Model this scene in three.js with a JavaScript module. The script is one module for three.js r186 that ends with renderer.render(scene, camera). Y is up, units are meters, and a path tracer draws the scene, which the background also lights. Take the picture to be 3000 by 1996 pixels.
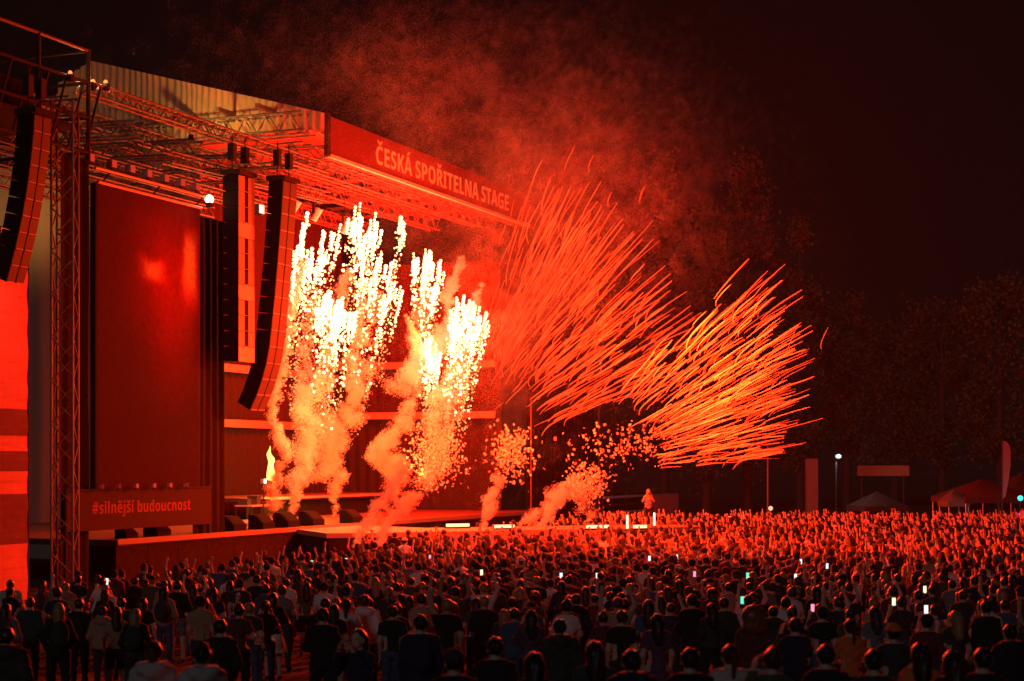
import * as THREE from 'three';
import { mergeGeometries } from 'three/addons/utils/BufferGeometryUtils.js';

// ---------------------------------------------------------------- camera, sky, light, exposure
const scene = new THREE.Scene();
const EYE = 4.5, LENS = 5000;                                  // eye height in metres, focal length in photo pixels
const camera = new THREE.PerspectiveCamera(2 * Math.atan(1360 / LENS) * 180 / Math.PI, 3000 / 2720, 0.5, 2000);
camera.position.set(0, EYE, 0);
camera.lookAt(0, EYE, -100);
camera.setViewOffset(3000, 2720, 0, 0, 3000, 1996);            // a level camera whose frame is shifted up
camera.focus = 72; camera.userData.fStop = 1.6;
const renderer = new THREE.WebGLRenderer({ antialias: true });
renderer.toneMapping = THREE.LinearToneMapping;
renderer.toneMappingExposure = 1;
renderer.shadowMap.enabled = true;
const night = new THREE.DataTexture(new Float32Array(16 * 8 * 4).map((_, i) => [0.0022, 0.0013, 0.0011, 1][i % 4]), 16, 8, THREE.RGBAFormat, THREE.FloatType);
night.mapping = THREE.EquirectangularReflectionMapping; night.magFilter = THREE.LinearFilter; night.needsUpdate = true;
scene.background = night; scene.environment = night;
const moon = new THREE.DirectionalLight(new THREE.Color().setRGB(0.95, 0.97, 1.0), 0.115);
moon.name = 'moonlight'; moon.position.set(-30, 46, 60); moon.target.position.set(0, 0, -40); moon.castShadow = true; moon.shadow.radius = 12;
moon.shadow.camera.left = moon.shadow.camera.bottom = -120; moon.shadow.camera.right = moon.shadow.camera.top = 120; moon.shadow.camera.far = 400; moon.shadow.mapSize.set(4096, 4096);
scene.add(moon, moon.target);
scene.fog = new THREE.FogExp2(new THREE.Color().setRGB(1, 0.96, 0.92), 0.00012);

// ---------------------------------------------------------------- helpers
let seed = 7;
const rnd = () => { seed = (seed * 1664525 + 1013904223) >>> 0; return seed / 4294967296; };
const rr = (a, b) => a + (b - a) * rnd();
const gauss = () => (rnd() + rnd() + rnd() + rnd() - 2) * 0.87;
const TH = 22.2 * Math.PI / 180, S = Math.sin(TH), C = Math.cos(TH), SX = -8.13, SZ = -76;
// stage axes: u runs along the stage front away from the viewer, w out towards the audience, h up
const st = (u, h, w) => new THREE.Vector3(SX + u * S + w * C, h, SZ - u * C + w * S);
const TURN = Math.PI / 2 - TH;
// a sight line of the photograph cut with the plane of constant w, or with a given depth
function onW(px, py, w) {
  const dx = (px - 1500) / LENS, t = (w + SX * C + SZ * S) / (dx * C - S), x = t * dx, z = -t;
  return { u: (x - SX) * S - (z - SZ) * C, h: EYE - t * (py - 1360) / LENS, w };
}
const atDepth = (px, py, z) => new THREE.Vector3((px - 1500) / LENS * z, EYE - (py - 1360) / LENS * z, -z);
const taken = new Map();
function numbered(n) { const k = taken.get(n) ?? 0; taken.set(n, k + 1); return k ? n + '_' + String(k).padStart(3, '0') : n; }
function tag(o, label, category, group, kind) {
  if (label) o.userData.label = label; if (category) o.userData.category = category; if (group) o.userData.group = group; if (kind) o.userData.kind = kind;
  return o;
}
function thing(name, label, category, pos, turn = 0, group) {
  const g = new THREE.Group(); g.name = numbered(name); if (pos) g.position.copy(pos); g.rotation.y = turn;
  scene.add(g); return tag(g, label, category, group);
}
function part(name, geo, mat, parent, kind) {
  const m = new THREE.Mesh(geo, mat); m.name = name; m.castShadow = m.receiveShadow = true; parent.add(m); if (kind) m.userData.kind = kind; return m;
}
function top(name, geo, mat, label, category, group, kind) {
  const m = new THREE.Mesh(geo, mat); m.name = numbered(name); m.castShadow = m.receiveShadow = true; scene.add(m); return tag(m, label, category, group, kind);
}
const box = (x0, x1, y0, y1, z0, z1) => new THREE.BoxGeometry(x1 - x0, y1 - y0, z1 - z0).translate((x0 + x1) / 2, (y0 + y1) / 2, (z0 + z1) / 2);
const V = (x, y, z) => new THREE.Vector3(x, y, z);
function bar(a, b, r = 0.03, n = 6) {
  const d = b.clone().sub(a), g = new THREE.CylinderGeometry(r, r, d.length(), n, 1);
  g.applyQuaternion(new THREE.Quaternion().setFromUnitVectors(V(0, 1, 0), d.normalize()));
  return g.translate((a.x + b.x) / 2, (a.y + b.y) / 2, (a.z + b.z) / 2);
}
const merge = (list) => mergeGeometries(list.map((g) => { const q = g.index ? g.toNonIndexed() : g; for (const k of Object.keys(q.attributes)) if (!['position', 'normal', 'uv'].includes(k)) q.deleteAttribute(k); return q; }));
const rgb = (r, g, b) => new THREE.Color().setRGB(r, g, b);
const mat = (r, g, b, rough = 0.8, more = {}) => new THREE.MeshStandardMaterial({ color: rgb(r, g, b), roughness: rough, ...more });
const matte = (r, g, b, more = {}) => new THREE.MeshPhysicalMaterial({ color: rgb(r, g, b), roughness: 0.95, specularIntensity: 0.15, ...more });
const glow = (r, g, b, k) => new THREE.MeshStandardMaterial({ color: rgb(0.02, 0.02, 0.02), emissive: rgb(r, g, b), emissiveIntensity: k, roughness: 1 });
function hash2(x, y, s = 0) { let h = (x * 374761393 + y * 668265263 + s * 974634777) | 0; h = Math.imul(h ^ (h >>> 13), 1274126177); return ((h ^ (h >>> 16)) >>> 0) / 4294967296; }
function vnoise(x, y, s = 0) {
  const ix = Math.floor(x), iy = Math.floor(y), fx = x - ix, fy = y - iy, a = fx * fx * (3 - 2 * fx), b = fy * fy * (3 - 2 * fy);
  return (hash2(ix, iy, s) * (1 - a) + hash2(ix + 1, iy, s) * a) * (1 - b) + (hash2(ix, iy + 1, s) * (1 - a) + hash2(ix + 1, iy + 1, s) * a) * b;
}
const fbm = (x, y, s = 0) => 0.5 * vnoise(x, y, s) + 0.25 * vnoise(x * 2.1, y * 2.1, s + 1) + 0.15 * vnoise(x * 4.3, y * 4.3, s + 2) + 0.1 * vnoise(x * 8.7, y * 8.7, s + 3);
function noiseTexture(n, fn, srgb = true, rx = 1, ry = 1) {
  const d = new Uint8Array(n * n * 4);
  for (let y = 0; y < n; y++) for (let x = 0; x < n; x++) { const c = fn(x / n, y / n); d.set([c[0], c[1], c[2], 255], (y * n + x) * 4); }
  const t = new THREE.DataTexture(d, n, n); t.magFilter = THREE.LinearFilter; t.wrapS = t.wrapT = THREE.RepeatWrapping; t.repeat.set(rx, ry);
  if (srgb) t.colorSpace = THREE.SRGBColorSpace; t.needsUpdate = true; return t;
}
const weave = noiseTexture(256, (x, y) => { const v = 200 + 55 * (fbm(x * 24, y * 24, 3) - 0.5) * 2; return [v, v, v]; });

const M = {
  truss: mat(0.11, 0.105, 0.1, 0.55, { metalness: 0.2 }),
  steel: mat(0.42, 0.42, 0.43, 0.45, { metalness: 0.6 }), darkSteel: matte(0.035, 0.033, 0.033),
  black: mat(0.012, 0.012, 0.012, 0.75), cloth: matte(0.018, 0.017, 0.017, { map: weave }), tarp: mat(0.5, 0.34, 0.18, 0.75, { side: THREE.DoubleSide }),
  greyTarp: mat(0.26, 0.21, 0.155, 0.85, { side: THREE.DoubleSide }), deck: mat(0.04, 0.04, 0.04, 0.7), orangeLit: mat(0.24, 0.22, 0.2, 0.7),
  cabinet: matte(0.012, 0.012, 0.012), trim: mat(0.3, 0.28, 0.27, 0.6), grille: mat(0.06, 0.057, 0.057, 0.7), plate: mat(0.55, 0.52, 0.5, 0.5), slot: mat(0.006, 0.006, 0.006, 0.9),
};
function stageThing(name, label, category, group) { return thing(name, label, category, st(0, 0, 0), TURN, group); }   // local x = u, y = up, z = w

// ---------------------------------------------------------------- ground
const rise = (z) => { const d = 38 - z; return d > 4 ? 0.05 * d - 0.1 : d > -4 ? 0.05 * (d + 4) * (d + 4) / 16 : 0; };   // the field climbs towards the viewer
{
  const nx = 90, nz = 160, pos = [], uv = [], idx = [];
  for (let j = 0; j <= nz; j++) for (let i = 0; i <= nx; i++) {
    const z = j < 120 ? -10 + j : 110 + (j - 120) * 22, x = (i / nx - 0.5) * (60 + Math.max(0, z) * 3);
    pos.push(x, rise(Math.max(z, -2)) + 0.05 * (fbm(x * 0.6 + 50, z * 0.6 + 50, 9) - 0.5) * (z < 110 ? 1 : 0), -z); uv.push(x / 6, z / 6);
  }
  for (let j = 0; j < nz; j++) for (let i = 0; i < nx; i++) { const a = j * (nx + 1) + i, b = a + 1, c = a + nx + 1; idx.push(a, b, c, b, c + 1, c); }
  const g = new THREE.BufferGeometry(); g.setAttribute('position', new THREE.Float32BufferAttribute(pos, 3)); g.setAttribute('uv', new THREE.Float32BufferAttribute(uv, 2)); g.setIndex(idx); g.computeVertexNormals();
  const t = noiseTexture(512, (x, y) => { const a = fbm(x * 18, y * 18, 11), b = vnoise(x * 120, y * 120, 12); const k = 0.55 + 0.5 * a + 0.3 * (b - 0.5); return [118 * k, 92 * k, 66 * k]; });
  top('ground', g, new THREE.MeshStandardMaterial({ map: t, roughness: 0.95 }), 'trampled bare earth of the festival field', 'ground', null, 'structure');
}

// ---------------------------------------------------------------- trusses
function truss(label, a, b, size, group, name = 'roof_truss', step = 1) {
  const len = a.distanceTo(b), o = thing(name, label, 'truss', a, 0, group);
  o.quaternion.setFromRotationMatrix(new THREE.Matrix4().lookAt(b, a, Math.abs(b.y - a.y) > 0.9 * len ? V(1, 0, 0) : V(0, 1, 0)));   // local z along the truss
  const h = size / 2, c = [[-h, -h], [h, -h], [h, h], [-h, h]];
  for (const [x, y] of c) part('chord', bar(V(x, y, 0), V(x, y, len), 0.045), M.truss, o);
  const lat = [], n = Math.max(2, Math.round(len / (size * step)));
  for (let s = 0; s < 4; s++) {
    const [x0, y0] = c[s], [x1, y1] = c[(s + 1) % 4];
    for (let k = 0; k < n; k++) {
      const z0 = len * k / n, z1 = len * (k + 1) / n, f = k % 2;
      lat.push(bar(V(f ? x1 : x0, f ? y1 : y0, z0), V(f ? x0 : x1, f ? y0 : y1, z1), 0.026, 4));
    }
  }
  part('lattice', merge(lat), M.truss, o, 'stuff');
  return o;
}

// ---------------------------------------------------------------- stage floor, riser, runway
{
  const o = stageThing('stage_deck', 'long dark concert stage platform with black front skirt', 'stage');
  part('floor', box(-16, 26, 1.55, 1.77, -14, 0), M.deck, o);
  for (let i = 0; i < 21; i++) part('skirt_panel', box(-16 + 2 * i + 0.012, -16 + 2 * i + 1.988, 0, 1.54, -0.09 - 0.012 * (i % 2), -0.03), M.skirt ??= matte(0.035, 0.028, 0.028, { map: weave }), o);
  part('edge_strip', box(-16, 26, 1.6, 1.80, 0.004, 0.06), mat(0.2, 0.19, 0.18, 0.6), o);
  const r = stageThing('drum_riser', 'black stage riser at the back of the stage', 'riser');
  part('platform', box(5.5, 24.5, 2.62, 2.8, -12.6, -7.5), M.deck, r);
  for (let i = 0; i < 9; i++) part('front_panel', box(5.5 + i * 2.11 + 0.02, 5.5 + (i + 1) * 2.11, 1.78, 2.6, -7.66, -7.6), M.cloth, r);
  part('edge_strip', box(5.5, 24.5, 2.7, 2.83, -7.498, -7.45), mat(0.4, 0.4, 0.4, 0.5), r);
}
{
  // the runway leaves the stage front and runs out into the crowd
  const a = onW(1010, 1541, 3), pts = [[-3, 0.08], [-6.2, 3.2], [-5.0, 5.0], [4.2, 13.6], [6.6, 15.2], [8.8, 14.2], [8.2, 12.2], [0.5, 4.5], [2.5, 0.08]];
  const sh = new THREE.Shape(pts.map(([u, w]) => new THREE.Vector2(u, -w)));
  const o = stageThing('runway', 'low lit runway reaching from the stage into the crowd', 'runway');
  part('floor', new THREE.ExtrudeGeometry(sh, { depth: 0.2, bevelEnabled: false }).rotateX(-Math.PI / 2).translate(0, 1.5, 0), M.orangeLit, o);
  const sk = [];
  for (let i = 1; i < pts.length - 1; i++) { const [u0, w0] = pts[i], [u1, w1] = pts[i + 1] ?? pts[i]; const g = bar(V(u0, 0, w0), V(u1, 0, w1), 0.001, 4); g.dispose(); }
  const inner = new THREE.Shape(pts.map(([u, w]) => new THREE.Vector2(1 + (u - 1) * 0.985, -(6 + (w - 6) * 0.985))));
  part('skirt', new THREE.ExtrudeGeometry(inner, { depth: 1.49, bevelEnabled: false }).rotateX(-Math.PI / 2), M.skirt, o);
  // bright light bars lying on its edge
  for (const [px, py, len, w, nth] of [[1341, 1548, 1.05, 6.2, 'first'], [1478, 1552, 0.9, 8.6, 'second'], [1735, 1562, 0.5, 12.2, 'third'], [1770, 1562, 0.4, 12.6, 'fourth'], [1875, 1560, 0.6, 14.0, 'fifth']]) {
    const q = onW(px, py, w), b = thing('light_bar', `glowing light bar lying on the runway edge, ${nth} from the stage`, 'light bar', st(q.u, 1.72, w), TURN - 0.75, 'light bars along the runway');
    part('housing', box(-len / 2 - 0.05, len / 2 + 0.05, 0, 0.07, -0.09, 0.09), M.darkSteel, b);
    part('glow_tube', box(-len / 2, len / 2, 0.072, 0.2, -0.06, 0.06), M.barGlow ??= glow(1, 0.5, 0.22, 2.6), b);
  }
}
// floor wedges standing on the front of the deck
for (const [u, k, nth] of [[-12.6, 1, 'second'], [-9, 1, 'third'], [-7.2, 1.1, 'fourth'], [-4.9, 1.1, 'fifth'], [-2.8, 1.15, 'sixth'], [-0.6, 1.15, 'seventh'], [3.2, 1.1, 'eighth'], [-14.6, 0.8, 'first']]) {
  const o = thing('floor_monitor', `dark wedge monitor speaker on the stage front edge, ${nth} from the truss tower`, 'speaker', st(u, 1.772, -0.55), TURN, 'wedge monitors along the stage front');
  const sh = new THREE.Shape([[-0.35, 0], [0.3, 0], [0.3, 0.22], [-0.1, 0.55], [-0.35, 0.55]].map(([x, y]) => new THREE.Vector2(x * k, y * k)));
  part('enclosure', new THREE.ExtrudeGeometry(sh, { depth: 0.9 * k, bevelEnabled: false }).rotateY(-Math.PI / 2).translate(0.45 * k, 0, 0), M.cabinet, o);
  part('grille', box(-0.4 * k, 0.4 * k, -0.005, 0.005, -0.24 * k, 0.24 * k).rotateX(0.7).translate(0, 0.4 * k, 0.115 * k), M.cloth, o);
}

// ---------------------------------------------------------------- drapes (folded cloth)
function drape(u0, u1, h0, h1, fold, amp, m, along, topFn) {
  const n = Math.max(24, Math.round((u1 - u0) / fold * 7)), k = 18, pos = [], uv = [], idx = [];
  for (let j = 0; j <= k; j++) for (let i = 0; i <= n; i++) {
    const x = u0 + (u1 - u0) * i / n, hi = topFn ? topFn(x) : h1, y = h0 + (hi - h0) * j / k, d = amp * (Math.sin(x / fold * 6.283 + (m ? 7 : 2.2) * vnoise(x * 0.7, y * 0.25 + (m ? x * 0.35 : 0), 4)) + 1.1 * (fbm(x * 0.8 + 30, y * 0.35 + 30, 5) - 0.5)) + m * (fbm(x * 1.3 + y * 0.9 + 40, y * 0.7 + 40, 15) - 0.5) * 2.4;
    pos.push(...(along === 'w' ? [d, y, x] : [x, y, d])); uv.push(x, y);
  }
  for (let j = 0; j < k; j++) for (let i = 0; i < n; i++) { const a = j * (n + 1) + i, b = a + 1, c = a + n + 1; along === 'w' ? idx.push(a, c, b, b, c, c + 1) : idx.push(a, b, c, b, c + 1, c); }
  const g = new THREE.BufferGeometry(); g.setAttribute('position', new THREE.Float32BufferAttribute(pos, 3)); g.setAttribute('uv', new THREE.Float32BufferAttribute(uv, 2)); g.setIndex(idx); g.computeVertexNormals();
  return g;
}
function hung(name, label, category, u, w, geo, m, group) { const o = top(name, geo, m, label, category, group); o.position.copy(st(u, 0, w)); o.rotation.y = TURN; return o; }
const blackCloth = matte(0.03, 0.026, 0.025, { side: THREE.DoubleSide, map: weave });
hung('back_curtain', 'tall folded black curtain hung across the back of the stage', 'curtain', 0, -13.2, drape(-1, 26, 1.78, 19.5, 0.7, 0.06, 0, 'u'), blackCloth);
hung('side_curtain', 'black side curtain closing the far end of the stage', 'curtain', 25.2, 0, drape(-13, -2.2, 1.78, 16.5, 0.7, 0.05, 0, 'w'), blackCloth);
hung('side_tarpaulin', 'grey brown tarpaulin wall closing the near side of the stage', 'tarpaulin', -0.9, 0, drape(-26, -6.2, 0.02, 19.7, 1.6, 0.05, 0, 'w'), M.greyTarp);
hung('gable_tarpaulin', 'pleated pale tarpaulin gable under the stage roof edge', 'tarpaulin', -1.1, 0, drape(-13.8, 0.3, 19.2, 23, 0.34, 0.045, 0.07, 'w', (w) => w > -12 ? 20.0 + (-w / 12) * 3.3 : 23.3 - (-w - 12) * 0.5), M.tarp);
hung('wing_curtain', 'black curtain beside the near edge of the portrait screen', 'curtain', 0, -0.25, drape(-18.95, -17.3, 0.02, 15.2, 0.5, 0.04, 0, 'u'), blackCloth);
hung('wing_curtain', 'black curtain between the portrait screen and the straight speaker column', 'curtain', 0, -0.25, drape(-10.62, -8.4, 1.78, 14.2, 0.5, 0.04, 0, 'u'), blackCloth);
hung('wing_curtain', 'dark red lit curtain wall of the far wing between two poles', 'curtain', 0, -0.4, drape(24.9, 36.4, 0.02, 13, 0.7, 0.04, 0, 'u'), blackCloth);
// ledger beams on the curtains
for (const [h, lab] of [[9.5, 'upper'], [6.5, 'lower']]) {
  const o = stageThing('ledger_beam', `${lab} horizontal steel beam across the back curtain of the stage`, 'beam', 'ledger beams behind the stage');
  part('beam', box(0, 25, h, h + 0.42, -13.0, -12.85), M.beam ??= mat(0.22, 0.2, 0.19, 0.7), o);
  const q = stageThing('ledger_beam', `${lab} horizontal steel beam along the far side curtain of the stage`, 'beam', 'ledger beams behind the stage');
  part('beam', box(24.75, 24.95, h + 0.7, h + 1.1, -12.8, -2.4), M.beam, q);
}
for (const [u, h, what] of [[24.7, 8.2, 'nearer'], [36.6, 8.4, 'farther']]) {
  const o = thing('wing_pole', `${what} thin steel pole at the edge of the far wing curtain`, 'pole', st(u, 0, -0.1), TURN);
  part('pole', bar(V(0, 0.02, 0), V(0, h, 0), 0.05, 8), M.rust ??= mat(0.1, 0.06, 0.055, 0.8), o); part('base_plate', box(-0.2, 0.2, 0, 0.02, -0.2, 0.2), M.darkSteel, o);
}

// ---------------------------------------------------------------- roof
{
  const o = stageThing('roof_canopy', 'pale tarpaulin canopy of the stage roof', 'roof');
  const roof = (h0, w0, h1, w1) => { const g = new THREE.PlaneGeometry(26.4, Math.hypot(h1 - h0, w1 - w0), 60, 20); g.rotateX(-Math.PI / 2); const p = g.attributes.position, len = Math.hypot(h1 - h0, w1 - w0);
    for (let i = 0; i < p.count; i++) { const t = 0.5 - p.getZ(i) / len, x = p.getX(i); p.setXYZ(i, x + 12.35, h0 + (h1 - h0) * t + 0.06 * Math.sin(x * 2.4) + 0.1 * (fbm(x + 40, t * 9, 8) - 0.5), w0 + (w1 - w0) * t); } g.computeVertexNormals(); return g; };
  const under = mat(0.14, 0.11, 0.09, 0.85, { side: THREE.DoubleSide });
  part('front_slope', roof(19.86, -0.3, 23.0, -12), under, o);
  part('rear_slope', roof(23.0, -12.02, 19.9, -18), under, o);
}
const T = (u0, h0, w0, u1, h1, w1, size, label, group) => truss(label, st(u0, h0, w0), st(u1, h1, w1), size, group);
T(0, 18.45, -0.5, 24.2, 18.45, -0.5, 0.5, 'long roof truss directly under the lettered front panel', 'stage roof trusses');
T(0, 19.7, -0.6, 24.2, 19.7, -0.6, 0.5, 'long roof truss along the top behind the lettered front panel', 'stage roof trusses');
T(1, 18.6, -6, 24.2, 18.6, -6, 0.65, 'long lighting truss hung across the middle of the stage', 'stage roof trusses');
T(1, 18.6, -3.2, 24.2, 18.6, -3.2, 0.55, 'long lighting truss hung just behind the stage front', 'stage roof trusses');
T(1, 18.4, -10, 24.2, 18.4, -10, 0.65, 'long lighting truss hung near the back curtain', 'stage roof trusses');
for (const [u, lab] of [[0.2, 'near side roof truss running back from the corner of the lettered panel'], [6, 'first inner roof truss running from front to back'], [12, 'middle roof truss running from front to back'], [18, 'third inner roof truss running from front to back'], [24, 'far side roof truss running from front to back']])
  T(u, 19.6, -1, u, 19.6, -13, 0.6, lab, 'stage roof trusses');
truss('dark side truss under the gable, upper of two', st(-1.5, 19.5, -0.4), st(-1.5, 19.5, -13), 0.8, 'dark side trusses under the gable', 'roof_truss', 0.7);
truss('dark side truss under the gable, lower of two', st(-1.3, 18.2, -0.4), st(-1.3, 18.0, -13), 0.8, 'dark side trusses under the gable', 'roof_truss', 0.7);
// trusses of the near wing, seen dark against the tarpaulin
T(-18.2, 17.6, 0, -0.5, 17.6, 0, 0.42, 'red lit front truss along the top of the near wing', 'near wing trusses');
T(-13, 16.0, 0.1, -0.5, 16.3, 0.1, 0.42, 'lower red lit front truss above the hanging speaker columns', 'near wing trusses');
for (const [w, lab] of [[-3, 'second'], [-6, 'third'], [-9, 'fourth']]) {
  T(-22, 17.5, w, -0.6, 17.5, w, 0.5, `${lab} truss back in the upper layer of the near wing roof`, 'near wing trusses');
  T(-22, 15.9, w + 0.3, -0.8, 15.9, w + 0.3, 0.45, `${lab} truss back in the lower layer of the near wing roof`, 'near wing trusses');
}
for (const [u, h, lab] of [[-18, 17.0, 'outermost'], [-14, 16.9, 'second'], [-10, 16.9, 'third'], [-6, 17.0, 'fourth'], [-2.4, 17.1, 'innermost']])
  T(u, h, -0.4, u, h + 0.3, -11, 0.55, `${lab} cross truss running back through the near wing roof`, 'near wing trusses');
// red lit purlins sticking out under the gable
for (let i = 0; i < 4; i++) { const w = -2.2 - i * 2.0, o = stageThing('roof_purlin', `red lit roof purlin end below the gable, number ${['one', 'two', 'three', 'four'][i]} from the lettered panel`, 'beam', 'roof purlin ends under the gable'); part('beam', box(-2.6, 3.2, 20.05, 20.25, w - 0.08, w + 0.08), M.truss, o); }

// ---------------------------------------------------------------- lettered front panel
function textTexture(text, w, h, bg, fg, font, sx, sy, tx, ty, wear) {
  const c = document.createElement('canvas'); c.width = w; c.height = h; const x = c.getContext('2d');
  x.fillStyle = bg; x.fillRect(0, 0, w, h);
  if (wear) for (let i = 0; i < 900; i++) { x.globalAlpha = 0.05; x.fillStyle = i % 2 ? '#000' : '#a88'; x.fillRect(rnd() * w, rnd() * h, 8 + rnd() * 60, 1 + rnd() * 2); }
  x.globalAlpha = 1; x.fillStyle = fg; x.font = font; x.textBaseline = 'alphabetic'; x.save(); x.translate(tx, ty); x.scale(sx, sy); x.fillText(text, 0, 0); const m = x.measureText(text).width; x.restore();
  const t = new THREE.CanvasTexture(c); t.colorSpace = THREE.SRGBColorSpace; t.magFilter = THREE.LinearFilter; t.userData = { m }; return t;
}
{
  const o = stageThing('stage_sign', 'long front panel lettered ČESKÁ SPOŘITELNA STAGE above the stage', 'sign');
  const probe = textTexture('ČESKÁ SPOŘITELNA STAGE', 64, 64, '#000', '#fff', 'bold 100px sans-serif', 1, 1, 0, 0).userData.m;
  const W = 2048, Hh = 144, want = W * 0.69;
  const t = textTexture('ČESKÁ SPOŘITELNA STAGE', W, Hh, '#5e181b', '#fff0e6', 'bold 100px sans-serif', want / probe, 1.02, W * 0.185, 116, true);
  const face = new THREE.PlaneGeometry(24, 1.69, 80, 6); { const p = face.attributes.position; for (let i = 0; i < p.count; i++) p.setZ(i, 0.03 * (fbm(p.getX(i) * 0.7 + 60, p.getY(i) * 1.2 + 20, 6) - 0.5)); face.computeVertexNormals(); }
  part('banner', face.translate(12, 19.15, 0.04), new THREE.MeshStandardMaterial({ map: t, roughness: 0.7 }), o);
  part('backing_frame', box(0, 24, 18.32, 19.98, -0.14, -0.02), M.darkSteel, o);
  part('lower_rail', box(-0.05, 24.05, 18.16, 18.30, -0.06, 0.1), mat(0.7, 0.66, 0.62, 0.4), o);
  part('end_post', box(-0.28, -0.02, 18.2, 20.1, -0.12, 0.08), M.darkSteel, o);
}
{
  const o = stageThing('hashtag_banner', 'dark banner reading #silnější budoucnost under the portrait screen', 'banner');
  const probe = textTexture('#silnější budoucnost', 64, 64, '#000', '#fff', 'bold 100px sans-serif', 1, 1, 0, 0).userData.m;
  const t = textTexture('#silnější budoucnost', 1536, 240, '#1e1117', '#744653', 'bold 100px sans-serif', 1536 * 0.69 / probe, 1.0, 1536 * 0.155, 140, true);
  part('cloth', new THREE.PlaneGeometry(9.1, 1.4).translate(-14.4, 2.86, 0.05), new THREE.MeshStandardMaterial({ map: t, roughness: 0.9, side: THREE.DoubleSide }), o);
  part('top_bar', bar(V(-19, 3.59, 0.03), V(-9.8, 3.59, 0.03), 0.04), M.darkSteel, o);
  part('leg', box(-19, -18.9, 0.01, 3.55, -0.05, 0.04), M.darkSteel, o); part('leg', box(-9.95, -9.85, 1.78, 3.55, -0.05, 0.04), M.darkSteel, o);
}

// ---------------------------------------------------------------- portrait screen showing a blurred picture of the fire
{
  const o = stageThing('led_screen', 'tall portrait video screen showing dim red with orange glowing patches', 'screen');
  const n = 256, d = new Uint8Array(n * n * 4);
  const blob = (x, y, cx, cy, sx, sy) => Math.exp(-(((x - cx) / sx) ** 2) - ((y - cy) / sy) ** 2);
  for (let j = 0; j < n; j++) for (let i = 0; i < n; i++) {
    const x = i / n, y = 1 - j / n, q = (v, k) => Math.round(v * k) / k, xb = x + 0.05 * (vnoise(x * 9, y * 12, 21) - 0.5), yb = y + 0.03 * (vnoise(x * 8, y * 14, 22) - 0.5);
    const sq = (v) => Math.exp(-(v ** 4));                                    // flat topped patches of the blurred video
    const p1 = sq((xb - 0.9) / 0.085) * sq((yb - 0.21) / 0.14), p2 = sq((xb - 0.52) / 0.14) * sq((yb - 0.255) / 0.045);
    const wide = 0.85 * blob(xb, yb, 0.68, 0.27, 0.36, 0.24) + 0.28 * blob(xb, yb, 0.72, 0.5, 0.25, 0.28) + 0.12 * (1 - y);
    const v = Math.min(1, 0.2 + 0.5 * wide + 0.45 * p1 + 0.38 * p2) * (0.9 + 0.2 * vnoise(x * 60, y * 90, 23)), hot = Math.max(p1, p2 * 0.9, blob(xb, yb, 0.93, 0.22, 0.03, 0.05));
    d.set([255 * Math.min(1, v), 255 * 0.24 * hot * hot * v, 255 * 0.05 * hot * hot * v, 255], (j * n + i) * 4);
  }
  const t = new THREE.DataTexture(d, n, n); t.colorSpace = THREE.SRGBColorSpace; t.magFilter = THREE.LinearFilter; t.needsUpdate = true;
  part('screen_display', new THREE.PlaneGeometry(6.6, 10.75).translate(-13.95, 9.0, 0.06), new THREE.MeshPhysicalMaterial({ color: rgb(0.012, 0.01, 0.01), roughness: 0.8, specularIntensity: 0.15, emissive: rgb(1, 1, 1), emissiveMap: t, emissiveIntensity: 1.0 }), o);
  part('backing', box(-17.3, -10.6, 3.6, 14.4, -0.2, 0.04), M.black, o);
  part('top_rail', bar(V(-17.3, 14.42, 0.12), V(-10.6, 14.42, 0.12), 0.06), mat(0.5, 0.4, 0.38, 0.6), o);
  const r = stageThing('lamp_rail', 'thin rail above the portrait screen carrying square lamps', 'rail');
  part('tube', bar(V(-17.9, 14.8, 0.45), V(-10.2, 14.8, 0.45), 0.05), mat(0.6, 0.5, 0.48, 0.5), r);
  for (const u of [-17, -13.9, -11]) part('bracket', bar(V(u, 14.4, 0.05), V(u, 14.8, 0.45), 0.035), M.darkSteel, r);
}
function floodlight(u, h, w, label, group, size, faceMat) {
  const o = thing('flood_lamp', label, 'lamp', st(u, h, w), TURN, group);
  part('housing', box(-size / 2, size / 2, 0, size * 0.95, -size * 0.35, size * 0.3), M.darkSteel, o);
  part('glass', box(-size * 0.42, size * 0.42, size * 0.08, size * 0.88, size * 0.302, size * 0.36), faceMat, o);
  part('side_plate', box(-size * 0.53, -size * 0.502, size * 0.05, size * 0.9, -size * 0.3, size * 0.28), mat(0.5, 0.36, 0.33, 0.6), o);
  part('yoke', bar(V(0, -0.08, 0), V(0, 0.02, 0), 0.03), M.darkSteel, o);
  return o;
}
const dimGlass = glow(1, 0.055, 0.02, 0.55), faintGlass = glow(1, 0.05, 0.03, 0.12);
[262, 328, 382, 432, 482, 529, 574].forEach((px, i) => { const q = onW(px, [487, 502, 519, 530, 544, 557, 569][i], 0.45); floodlight(q.u, 14.93, 0.45, `red square lamp on the rail above the screen, ${['first', 'second', 'third', 'fourth', 'fifth', 'sixth', 'seventh'][i]} from the truss tower`, 'lamps above the portrait screen', 0.32, dimGlass); });
[296, 346, 398, 449, 497, 545].forEach((px, i) => { const q = onW(px, 1443, 0.3); floodlight(q.u, 3.62, 0.3, `small red lamp on the hashtag banner, ${['first', 'second', 'third', 'fourth', 'fifth', 'sixth'][i]} from the truss tower`, 'lamps on the hashtag banner', 0.19, i > 1 && i < 5 ? dimGlass : faintGlass); });

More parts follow.
